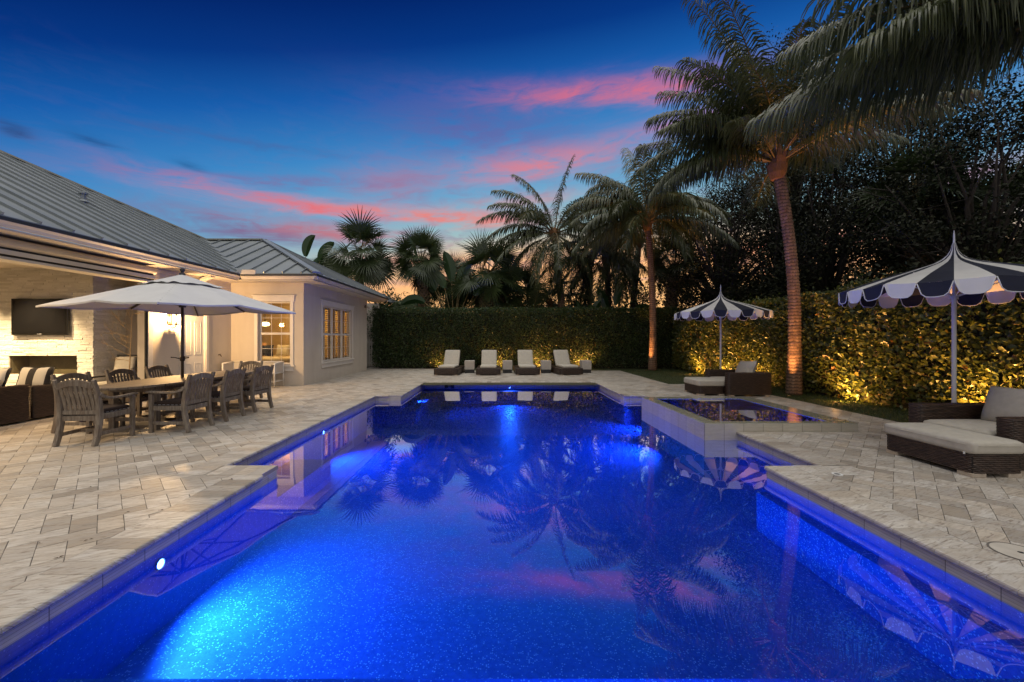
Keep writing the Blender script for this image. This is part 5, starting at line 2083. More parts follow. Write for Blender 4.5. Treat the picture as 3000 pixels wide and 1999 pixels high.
def trunk_mesh(name, path, radii, mat, parent, off, n=14, rings=.0, boots=False, seed=0):
    """path resampled by smooth interpolation"""
    rr = random.Random(seed)
    P = [Vector(p) for p in path]
    cum = [0]
    for i in range(len(P) - 1):
        cum.append(cum[-1] + (P[i + 1] - P[i]).length)
    tot = cum[-1]
    step = .045 if rings else .25
    k = max(6, int(tot / step))
    pts, rad = [], []
    arr = np.array([tuple(p) for p in P])
    for i in range(k + 1):
        s_ = tot * i / k
        q = [np.interp(s_, cum, arr[:, c]) for c in range(3)]
        # smooth the corners by averaging
        q2 = [np.mean([np.interp(np.clip(s_ + dd, 0, tot), cum, arr[:, c]) for dd in np.linspace(-.6, .6, 7)]) for c in range(3)]
        f = min(1, min(s_, tot - s_) / .6)
        pts.append(tuple(q[c] * (1 - f) + q2[c] * f for c in range(3)))
        r = np.interp(s_, np.linspace(0, tot, len(radii)), radii)
        if rings:
            r *= 1 + rings * (1 if i % 2 else -1) * rr.uniform(.4, 1.2)
        rad.append(r)
    m = MB()
    m.tube(pts, rad, n)
    o = m.build(name, mat, parent, off=off, smooth=True)
    return o


def coconut(label, path, radii, L, nf, seed, spread=(78, -38), lmax=None, hang=1.0, extra=(), nl=56, width=.045, group='coconut palms', half=False, droop=(62, 42)):
    rng = np.random.default_rng(seed)
    rr = random.Random(seed)
    base, top = Vector(path[0]), Vector(path[-1])
    t = thing('coconut_palm', label, 'palm tree', tuple(base), 0, group)
    off = tuple(base)
    trunk_mesh('trunk', path, radii, M['bark'], t, off, 16, .075, seed=seed)
    arr, st = Arr(), MB()
    o = np.array(top) - np.array(base)
    for i in range(nf):
        f = i / (nf - 1)
        az = i * 2.39996 + rng.normal(0, .15)
        if half and math.cos(az) < .3:
            continue
        e0 = R(spread[0] + (spread[1] - spread[0]) * f ** .8 + rng.normal(0, 5))
        dr = R(droop[0] + droop[1] * rng.uniform() - 25 * f)
        frond(arr, st, rng, o + np.array([math.cos(az), math.sin(az), 0]) * .07 + np.array([0, 0, .18 * (1 - f)]), az, e0, L * rng.uniform(.82, 1.08), dr, nl, lmax, hang, width, rng.normal(0, .18))
    for (az, e0, dr, LL) in extra:
        frond(arr, st, rng, o, R(az), R(e0), LL, R(dr), nl + 14, lmax, hang, width, 0)
    arr.build('fronds', M['palm'], t)
    st.build('petioles', M['petiole'], t, smooth=True)
    # fibrous crown base
    m = MB()
    r0 = radii[-1]
    m.lathe([(r0 * 1.05, -.42), (r0 * 1.5, -.25), (r0 * 1.7, -.05), (r0 * 1.35, .18), (r0 * .6, .4), (0, .45)], 14, tuple(o))
    for k in range(9):
        a = rr.random() * 6.28
        m.sweep([(o[0] + math.cos(a) * r0 * 1.1, o[1] + math.sin(a) * r0 * 1.1, o[2] - .25), (o[0] + math.cos(a) * r0 * 1.9, o[1] + math.sin(a) * r0 * 1.9, o[2] + .1), (o[0] + math.cos(a) * r0 * 2.2, o[1] + math.sin(a) * r0 * 2.2, o[2] + .38)], (-math.sin(a), math.cos(a), 0), [.10, .12, .03], .02)
    m.build('fibre_sheath', M['fiber'], t, off=None)
    return t


def fan_leaf(arr, st, rng, base, az, el, pet, rad, nseg=34, span=2.5, old=0.0):
    d = np.array([math.cos(az) * math.cos(el), math.sin(az) * math.cos(el), math.sin(el)])
    mid = np.array(base) + d * pet * .6 + np.array([0, 0, .0])
    d2 = unit(d + np.array([0, 0, -.28]))
    tip = mid + d2 * pet * .4
    st.tube([tuple(base), tuple(mid), tuple(tip)], [.022, .016, .010], 5)
    F = unit(d2 + np.array([0, 0, -.15 - .45 * max(0.0, math.cos(el))]))
    S0 = unit(np.cross(F, [0, 0, 1.0]))
    U0 = np.cross(S0, F)
    ro = rng.normal(0, .75)
    Sd = S0 * math.cos(ro) + U0 * math.sin(ro)
    U = np.cross(Sd, F)
    a = np.linspace(-span, span, nseg) + rng.normal(0, .02, nseg)
    dirs = unit(F[None] * np.cos(a * .82)[:, None] + Sd[None] * np.sin(a)[:, None] + U[None] * (.28 * np.abs(np.sin(a * .5)) - .05)[:, None])
    ln = rad * (1 - .25 * (np.abs(a) / span) ** 2) * rng.uniform(.9, 1.06, nseg)
    k, seg = nseg, 5
    pts = np.zeros((k, seg, 3))
    wd = np.zeros((k, seg, 3))
    wi = np.zeros((k, seg))
    dd = dirs.copy()
    pts[:, 0] = tip + dirs * .02
    for i in range(seg):
        tang = unit(np.cross(dd, U[None] + rng.normal(0, .15, (k, 3))))
        wd[:, i] = tang
        wi[:, i] = rad * (.022, .050, .052, .030, .003)[i]
        if i < seg - 1:
            pts[:, i + 1] = pts[:, i] + dd * (ln / (seg - 1))[:, None]
            if i >= 1:
                dd = unit(dd + np.array([0, 0, -.17 - .3 * old]) * rng.uniform(.5, 1.5, k)[:, None])
    r0 = np.clip(rng.uniform(.05, .85) + .0 * a, 0, 1) if not old else .97
    arr.strips(pts, wd, wi, np.clip(r0 + rng.normal(0, .08, k), 0, 1))


def sabal(label, path, radii, pet, rad, n, seed, boots=True, skirt=0, low=-35, group='fan palms', barkmat='boot'):
    rng = np.random.default_rng(seed)
    rr = random.Random(seed)
    base, top = Vector(path[0]), Vector(path[-1])
    t = thing('fan_palm', label, 'palm tree', tuple(base), 0, group)
    off = tuple(base)
    trunk_mesh('trunk', path, radii, M['oakbark'], t, off, 12, .0, seed=seed)
    o = top - base
    arr, st = Arr(), MB()
    for i in range(n):
        f = (i + .5) / n
        az = i * 2.39996 + rng.normal(0, .2)
        el = R(85 + (low - 85) * f ** .85 + rng.normal(0, 6))
        fan_leaf(arr, st, rng, np.array(o) + np.array([0, 0, .2 * (1 - f)]), az, el, pet * rng.uniform(.8, 1.15), rad * rng.uniform(.85, 1.1))
    for i in range(skirt):
        az = rng.uniform(0, 6.28)
        fan_leaf(arr, st, rng, np.array(o) + np.array([0, 0, -.2]), az, R(rng.uniform(-75, -45)), pet * .7, rad * .85, 26, 2.0, 1.0)
    arr.build('fan_leaves', M['sabal'], t)
    st.build('petioles', M['petiole'], t)
    if boots:
        m = MB()
        P = [Vector(p) - base for p in path]
        Ls = [0]
        for i in range(len(P) - 1):
            Ls.append(Ls[-1] + (P[i + 1] - P[i]).length)
        tot = Ls[-1]
        arrp = np.array([tuple(p) for p in P])
        z0 = boots if isinstance(boots, float) else .0
        rows = int((tot - z0) / .13)
        for j in range(rows):
            s_ = z0 + (j + .5) * .13
            c = Vector([np.interp(s_, Ls, arrp[:, q]) for q in range(3)])
            r = np.interp(s_, np.linspace(0, tot, len(radii)), radii)
            nn = 8
            for k in range(nn):
                a = 2 * PI * (k + .5 * (j % 2)) / nn + rr.gauss(0, .08)
                u = Vector((math.cos(a), math.sin(a), 0))
                w = Vector((-math.sin(a), math.cos(a), 0))
                hgt = rr.uniform(.15, .24)
                m.sweep([c + u * (r * .85), c + u * (r * 1.10) + Vector((0, 0, hgt * .6)), c + u * (r * 1.38) + Vector((0, 0, hgt))], w, [r * .75, r * .5, r * .30], [.03, .045, .03])
        m.build('leaf_boots', M[barkmat], t)
    return t


def paddle_plant(label, base, stems, h, seed, leafL=1.4, fan_az=0.0, spread=75, name='bird_of_paradise', cat='plant', trunk=0.0, group='paddle leaved plants behind the hedge'):
    """traveller's palm / giant bird of paradise: paddle leaves in a flat fan"""
    rng = np.random.default_rng(seed)
    t = thing(name, label, cat, base, 0, group)
    arr, st = Arr(), MB()
    if trunk:
        st.tube([(0, 0, 0), (.05, 0, trunk)], [.14, .12], 8)
    for i in range(stems):
        f = -1 + 2 * i / max(1, stems - 1)
        ang = R(spread) * f + rng.normal(0, .06)
        az = fan_az + (0 if f >= 0 else PI) + rng.normal(0, .3)
        ho = abs(math.sin(ang))
        d = np.array([math.cos(az) * ho, math.sin(az) * ho, math.cos(ang)])
        Ls = h * rng.uniform(.5, .72)
        p0 = np.array([0, 0, trunk])
        p1 = p0 + d * Ls
        st.tube([tuple(p0), tuple(p0 + d * Ls * .5), tuple(p1)], [.035, .028, .018], 6)
        L = leafL * rng.uniform(.8, 1.1)
        m = 11
        ts = np.linspace(0, 1, m)
        dd = d.copy()
        C_ = [p1]
        D_ = [dd]
        dr = rng.uniform(.02, .16)
        for q in range(m - 1):
            dd = unit(dd + np.array([0, 0, -dr]) + np.array([math.cos(az), math.sin(az), 0]) * .03)
            C_.append(C_[-1] + dd * L / (m - 1))
            D_.append(dd)
        C_, D_ = np.array(C_), np.array(D_)
        hw = L * .19 * np.sin(PI * np.clip(ts * .94 + .05, 0, 1)) ** .6
        hw[-1] = .01
        tw = rng.normal(0, .5)
        fn = np.array([-math.sin(fan_az), math.cos(fan_az), .1]) + rng.normal(0, .6, 3)
        sd = unit(np.cross(D_, fn))
        nn = np.cross(sd, D_)
        r0 = rng.uniform(0, 1)
        for sgn in (-1, 1):
            edge = C_ + sd * (sgn * hw)[:, None] + nn * (.35 * hw)[:, None]
            V = np.stack([C_, edge], 1).reshape(-1, 3)
            # tears between some segments
            Q = []
            for q in range(m - 1):
                Q.append([2 * q, 2 * q + 1, 2 * q + 3, 2 * q + 2])
            arr.V.append(V)
            arr.Q.append(np.array(Q) + arr.n)
            arr.R.append(np.full(len(V), r0))
            arr.n += len(V)
    arr.build('paddle_leaves', M['paddle'], t)
    st.build('stalks', M['petiole'], t, smooth=True)
    return t


def broadleaf(label, base, h, cr, nleaf, seed, lean=(0, 0), size=.15, mat='oak', low=.25, name='broadleaf_tree', group='dark broadleaf trees behind the hedge', blobs=26, flat=.8, tr=.16):
    rng = np.random.default_rng(seed)
    rr = random.Random(seed)
    t = thing(name, label, 'tree', base, 0, group)
    m = MB()
    fork = h * rr.uniform(.30, .42)
    p0 = Vector((0, 0, 0))
    p1 = Vector((lean[0] * .4 + rr.gauss(0, .1), lean[1] * .4, fork * .55))
    p2 = Vector((lean[0] + rr.gauss(0, .1), lean[1], fork))
    m.tube([p0, (p0 + p1) / 2 + Vector((.05, 0, 0)), p1, p2], [tr * 1.25, tr * 1.05, tr * .95, tr * .8], 9)
    cs = []
    top = Vector((lean[0] * 1.3, lean[1] * 1.3, 0))
    for b in range(blobs):
        a = rr.random() * 6.283
        q = math.sqrt(rr.random())
        zf = rr.random()
        zz = h * (low + (1 - low) * zf)
        prof = math.sin(PI * min(1, .15 + .85 * zf)) ** .5
        c = Vector((top.x + math.cos(a) * cr * q * prof, top.y + math.sin(a) * cr * q * prof, zz * rr.uniform(.95, 1.03)))
        cs.append(c)
        # limb to this clump
        mid = p2.lerp(c, .5) + Vector((rr.gauss(0, .25), rr.gauss(0, .25), rr.uniform(0, .4)))
        m.tube([p2 - Vector((0, 0, rr.uniform(0, fork * .3))), mid, c], [tr * rr.uniform(.3, .5), tr * .22, .012], 5)
        for _ in range(3):
            e = c + Vector((rr.gauss(0, .5), rr.gauss(0, .5), rr.gauss(0, .4)))
            m.tube([mid.lerp(c, rr.uniform(.3, 1)), e], [.02, .006], 4)
    m.build('trunk', M['oakbark'], t, smooth=True)
    per = nleaf // blobs
    P = []
    for c in cs:
        sub = rng.normal(0, 1, (7, 3)) * cr * .17 * np.array([1, 1, .7])
        idx = rng.integers(0, 7, per)
        P.append(np.array(c) + sub[idx] + rng.normal(0, 1, (per, 3)) * cr * .08 * np.array([1, 1, .8]))
    P = np.concatenate(P)
    k = len(P)
    d = unit(rng.normal(0, 1, (k, 3)) + np.array([0, 0, -.2]))
    nrm = unit(rng.normal(0, .8, (k, 3)) + np.array([0, 0, .8]))
    L = size * rng.uniform(.6, 1.3, k)
    V, Q = leaves(P, d, nrm, L, L * .55, .2)
    np_mesh('crown', V, Q, np.repeat(rng.uniform(0, 1, k), 6), M[mat], t)
    return t


def shrub(label, base, rx, ry, h, n, seed, size=.09, mat='shrub', group='shrubs behind the hedges'):
    rng = np.random.default_rng(seed)
    t = thing('leafy_shrub', label, 'shrub', base, 0, group)
    m = MB()
    rr = random.Random(seed)
    for _ in range(8):
        a = rr.random() * 6.28
        m.tube([(0, 0, 0), (math.cos(a) * rx * .3, math.sin(a) * ry * .3, h * .4), (math.cos(a) * rx * .6, math.sin(a) * ry * .6, h * .8)], [.03, .02, .008], 5)
    m.build('stems', M['oakbark'], t)
    dirs = unit(rng.normal(0, 1, (n, 3)))
    rad = rng.uniform(.35, 1, n) ** .45
    lump = 1 + .18 * np.sin(dirs[:, 0] * 7 + seed) * np.sin(dirs[:, 2] * 6 + dirs[:, 1] * 5)
    P = dirs * (rad * lump)[:, None] * np.array([rx, ry, h * .55]) + np.array([0, 0, h * .5])
    P[:, 2] = np.clip(P[:, 2], .05, None)
    d = unit(rng.normal(0, .8, (n, 3)) + dirs * .6)
    nrm = unit(rng.normal(0, .6, (n, 3)) + dirs * .6 + np.array([0, 0, .5]))
    L = size * rng.uniform(.6, 1.3, n)
    V, Q = leaves(P, d, nrm, L, L * .55)
    np_mesh('foliage', V, Q, np.repeat(rng.uniform(0, 1, n), 6), M[mat], t)


def plants():
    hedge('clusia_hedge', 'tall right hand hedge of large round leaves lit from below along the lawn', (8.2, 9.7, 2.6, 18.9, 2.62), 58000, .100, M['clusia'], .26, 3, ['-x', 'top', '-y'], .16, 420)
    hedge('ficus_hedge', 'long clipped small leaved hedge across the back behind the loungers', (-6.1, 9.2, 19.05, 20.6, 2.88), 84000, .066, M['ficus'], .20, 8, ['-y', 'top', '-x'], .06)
    # --- coconut palms
    coconut('big leaning coconut palm rising beside the far striped umbrella, its trunk lit orange', [(7.70, 10.45, 0), (7.72, 10.45, 1.2), (7.68, 10.4, 2.6), (7.50, 10.35, 4.2), (7.16, 10.3, 6.0)],
            [.185, .145, .135, .13, .135], 3.4, 26, 31, (84, 12), 1.05, 1.5, ((182, 46, 66, 3.7), (190, 36, 62, 3.5), (178, 18, 74, 3.6), (160, 62, 50, 3.8), (172, 30, 68, 3.6), (200, 58, 60, 3.8), (100, 80, 25, 4.8), (185, 74, 32, 4.9), (150, 67, 40, 4.6), (15, 75, 32, 4.7), (215, 64, 44, 4.5), (350, 62, 50, 4.2)), 76, .034, droop=(52, 36))
    coconut('slender coconut palm with orange lit trunk at the right end of the loungers', [(6.95, 18.2, 0), (6.98, 18.2, 1.6), (6.95, 18.2, 3.5), (6.85, 18.2, 5.2), (6.72, 18.2, 6.75)],
            [.19, .15, .14, .135, .13], 3.7, 32, 32, (84, -14), 1.15, 1.5, ((180, 44, 78, 3.9), (195, 22, 80, 3.7), (168, 64, 60, 4.2), (0, 48, 80, 3.5), (15, 22, 74, 3.3), (100, 78, 30, 4.8), (340, 66, 62, 4.2)), 74, .045)
    coconut('coconut palm behind the hedge with one upright new frond against the pink sky', [(3.45, 22.2, 0), (3.42, 22.2, 3.0), (3.25, 22.2, 5.2), (3.02, 22.2, 7.2)],
            [.22, .19, .17, .16], 4.2, 24, 33, (74, -50), 1.05, 1.2, ((10, 84, 18, 4.6), (182, 62, 62, 4.4), (200, 46, 66, 4.2), (170, 30, 74, 4.2), (2, 56, 66, 4.2), (160, 76, 44, 4.5), (8, 30, 72, 4.0), (190, 12, 60, 3.8)), 70, .045)
    coconut('thin coconut palm trunk between the upright-frond palm and its neighbour', [(5.35, 24, 0), (5.37, 24, 3.5), (5.45, 24, 6.2)], [.16, .14, .13], 3.6, 20, 34, (75, -40), .9, 1.1)
    coconut('coconut palm with a yellowish sheath, second trunk left of the lit lawn palm', [(6.35, 23.2, 0), (6.3, 23.2, 3.5), (6.2, 23.2, 6.0)], [.2, .17, .16], 3.8, 24, 35, (75, -45), .95, 1.1)
    coconut('dark leaning coconut palm trunk immediately left of the lit lawn palm', [(7.95, 24, 0), (8.0, 24, 3.5), (8.2, 24, 5.5), (8.35, 24, 7.3)], [.22, .2, .18, .17], 4.0, 24, 36, (75, -42), .95, 1.1)
    coconut('low young coconut palm clump just above the middle of the back hedge', [(1.6, 21.6, 0), (1.6, 21.6, 1.0), (1.65, 21.6, 2.0)], [.14, .12, .12], 3.0, 15, 37, (80, 8), .75, .7)
    coconut('short coconut palm half hidden behind the upright-frond palm trunk', [(2.9, 23.5, 0), (2.9, 23.5, 1.5), (2.95, 23.5, 3.4)], [.15, .13, .12], 2.7, 14, 38, (80, -10), .7, .8)
    coconut('near coconut palm off the right edge, its huge fronds hanging into the top corner', [(8.05, 4.7, 0), (7.98, 4.7, 2.0), (7.85, 4.8, 4.6), (7.75, 4.85, 5.45)],
            [.2, .16, .15, .15], 4.0, 20, 39, (84, 14), 1.35, 1.7,
            ((177, 14, 44, 3.3), (166, 26, 52, 3.6), (188, 14, 40, 2.8), (150, 36, 56, 3.7), (136, 20, 40, 4.0), (158, 14, 26, 3.2), (172, 48, 60, 3.4), (162, 6, 22, 3.1), (182, 8, 28, 3.0), (147, 8, 24, 3.9), (170, 30, 40, 3.5)), 70, .028, half=True)
    # --- fan palms
    sabal('round headed fan palm above the wing roof ridge', [(-8.1, 23, 0), (-8.15, 23, 3), (-8.1, 23, 5.9)], [.25, .2, .2], 1.32, 1.36, 28, 41, 3.2, 0)
    sabal('fan palm left of centre with the lowest drooping fans, over the hedge end', [(-4.1, 22, 0), (-4.2, 22, 3), (-4.35, 22, 5.5)], [.3, .26, .24], .95, 1.05, 34, 42, .5, 5)
    sabal('fan palm in the middle of the back row, right of the banana-like leaves', [(-.75, 22, 0), (-.75, 22, 2.5), (-.68, 22, 4.7)], [.36, .34, .28], 1.26, 1.36, 28, 43, .3, 4)
    sabal('fan palm with a thick criss-cross trunk lit from below behind the hedge corner', [(9.0, 21.4, 0), (9.05, 21.4, 1.5), (9.2, 21.4, 3.4), (9.35, 21.4, 5.2)], [.36, .30, .27, .25], 1.0, 1.0, 24, 44, .4, 4)
    sabal('dark fan palm behind the near striped umbrella with hanging dead fans', [(16.0, 13, 0), (16.0, 13, 2.5), (16.0, 13, 5.0)], [.25, .22, .22], 1.0, 1.25, 26, 45, .5, 10)
    sabal('thick dark fan palm trunk left of the near striped umbrella tip', [(13.7, 13.2, 0), (13.7, 13.2, 3), (13.75, 13.2, 6.0)], [.38, .34, .32], 1.0, 1.2, 24, 46, .5, 4)
    sabal('small fan palm tucked between the two left fan palms and the traveller palm', [(-2.9, 22.9, 0), (-2.9, 22.9, 2.5), (-2.85, 22.9, 4.4)], [.26, .24, .22], 1.0, 1.15, 20, 47, .3, 3)
    sabal('low fan palm right of the middle fan palm', [(.95, 23.4, 0), (.95, 23.4, 2.0), (1.0, 23.4, 3.9)], [.26, .24, .22], 1.0, 1.15, 20, 48, .3, 2, low=-15)
    sabal('small fan palm half hidden behind the wing roof', [(-10.0, 23.6, 0), (-10.0, 23.6, 2.5), (-9.95, 23.6, 5.0)], [.25, .22, .2], .9, 1.0, 20, 49, 3.0, 0)
    # --- paddle plants
    paddle_plant('paddle leaf clump showing two tall leaves above the wing roof', (-11.0, 22.3, 0), 9, 4.4, 51, 1.5, .2, 45, trunk=2.9)
    paddle_plant('traveller palm of dark upright paddle leaves between two fan palms', (-2.5, 21.4, 0), 14, 3.9, 52, 1.6, .1, 58, trunk=2.0)
    paddle_plant('paddle leaf plant low at the left end of the back hedge', (-5.2, 21.5, 0), 7, 3.4, 53, 1.3, .3, 70, trunk=.4)
    paddle_plant('pale paddle leaf clump beside the thin palm trunk', (4.75, 21.4, 0), 8, 3.0, 54, 1.2, .1, 55, trunk=.6)
    paddle_plant('paddle leaf clump between the two right hand background palm trunks', (6.1, 21.6, 0), 9, 3.7, 55, 1.3, .5, 60, trunk=.8)
    paddle_plant('dark paddle leaf clump just right of the low young palm', (.2, 22.2, 0), 7, 2.9, 56, 1.2, .6, 60, trunk=.5)
    # --- shrubs behind the hedge
    for k, (x, y, rx, h, lb) in enumerate(((-5.9, 20.9, 1.2, 3.75, 'bright green shrub at the wing corner above the hedge'), (-3.9, 22.4, 1.4, 4.3, 'low shrub under the drooping fan palm'), (-2.0, 22.6, 1.6, 4.7, 'shrub filling the gap below the traveller palm'),
                                           (-.3, 23.2, 1.5, 4.5, 'shrub behind the thick trunk of the middle fan palm'), (1.0, 23.4, 1.5, 4.1, 'shrub behind the middle of the back hedge'), (2.4, 24.0, 1.6, 4.2, 'shrub behind the low young palm clump'),
                                           (4.2, 23.8, 1.7, 4.6, 'shrub between the background palm trunks'), (7.2, 22.6, 1.7, 5.0, 'dense shrub behind the lit lawn palm'),
                                           (5.6, 25.0, 1.9, 4.9, 'far shrub behind the pale paddle leaves'), (-10.0, 24.5, 1.8, 5.2, 'shrub top peeking over the wing roof'), (-7.0, 25.5, 1.8, 4.2, 'shrub behind the roof of the outbuilding'))):
        shrub(lb, (x, y, 0), rx, 1.0, h, 5200, 60 + k, .12)
    # --- broadleaf trees on the right
    B = [((9.6, 17.6, 0), 8.6, 2.6, 'dark tree immediately right of the lit lawn palm', (.4, .3)),
         ((11.2, 14.2, 0), 8.2, 2.9, 'dark tree with a leaning trunk behind the big palm', (.9, .4)),
         ((13.0, 16.2, 0), 9.0, 3.2, 'broad dark tree over the middle of the right hedge', (-.4, .3)),
         ((13.2, 11.2, 0), 8.4, 2.8, 'dark tree behind the hedge left of the near umbrella', (.4, .2)),
         ((16.4, 15.6, 0), 11.5, 3.3, 'tall dark tree behind the near striped umbrella', (-.3, .2)),
         ((19.0, 18.5, 0), 13.5, 3.6, 'dark tree at the right edge far behind the hedge', (.2, .2)),
         ((15.6, 21.5, 0), 11.5, 3.8, 'tallest dark tree far behind the right hedge', (0, .2)),
         ((11.4, 21.5, 0), 9.8, 3.0, 'dark tree behind the criss-cross trunk palm', (.2, 0)),
         ((12.6, 18.6, 0), 14.8, 2.8, 'slim tall tree whose leafy top shows between the palms', (.6, 0)),
         ((21.0, 14.6, 0), 11.8, 3.2, 'dark tree at the far right behind hanging palm fans', (0, 0))]
    for k, (b, h, cr, lb, ln) in enumerate(B):
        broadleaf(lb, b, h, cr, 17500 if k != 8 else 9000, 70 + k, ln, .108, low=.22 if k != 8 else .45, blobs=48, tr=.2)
    for k, (x, y, rx, h, lb) in enumerate(((10.6, 11.0, 1.3, 3.3, 'shrub behind the right hedge beside the big palm trunk'), (10.7, 14.5, 1.4, 3.7, 'shrub behind the right hedge beyond the far umbrella'), (11.0, 8.2, 1.2, 3.0, 'shrub behind the right hedge under the near umbrella edge'),
                                           (10.8, 18.0, 1.6, 4.2, 'shrub at the back corner of the right hedge'), (13.5, 19.0, 2.2, 4.2, 'wide shrub in the dark under the broad tree'), (15.5, 17.0, 2.4, 4.0, 'wide shrub under the tall dark trees'),
                                           (14.6, 10.0, 1.8, 3.4, 'shrub behind the near striped umbrella'), (19.5, 13.0, 2.2, 3.6, 'round shrub low at the right edge of the picture'),
                                           (9.6, 22.6, 1.8, 5.2, 'tall dark shrub behind the criss-cross palm trunk'), (12.2, 23.5, 2.2, 5.6, 'tall dark shrub far behind the back corner of the hedges'), (11.6, 16.6, 1.5, 4.2, 'dark shrub beyond the far umbrella canopy'), (16.8, 12.2, 1.9, 4.0, 'dark shrub right of the near umbrella peak'))):
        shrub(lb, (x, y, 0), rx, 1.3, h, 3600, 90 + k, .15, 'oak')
    w = MB()
    # far wood that closes the garden: one loose mass
    rng = np.random.default_rng(99)
    k = 26000
    a = rng.uniform(R(-8), R(100), k)
    d = rng.uniform(32, 40, k)
    ht = rng.uniform(0, 1, k) ** 1.3 * (2.6 + 1.6 * np.sin(a * 9) * np.sin(a * 4 + 1) + np.clip((a - .45), 0, 1) * 1.0)
    P = np.stack([d * np.sin(a), d * np.cos(a), ht], 1)
    dd = unit(rng.normal(0, 1, (k, 3)))
    L = rng.uniform(.25, .55, k)
    V, Q = leaves(P, dd, unit(rng.normal(0, 1, (k, 3))), L, L * .6)
    o = np_mesh('far_wood', V, Q, np.repeat(rng.uniform(0, 1, k), 6), M['oak'])
    o['kind'] = 'stuff'
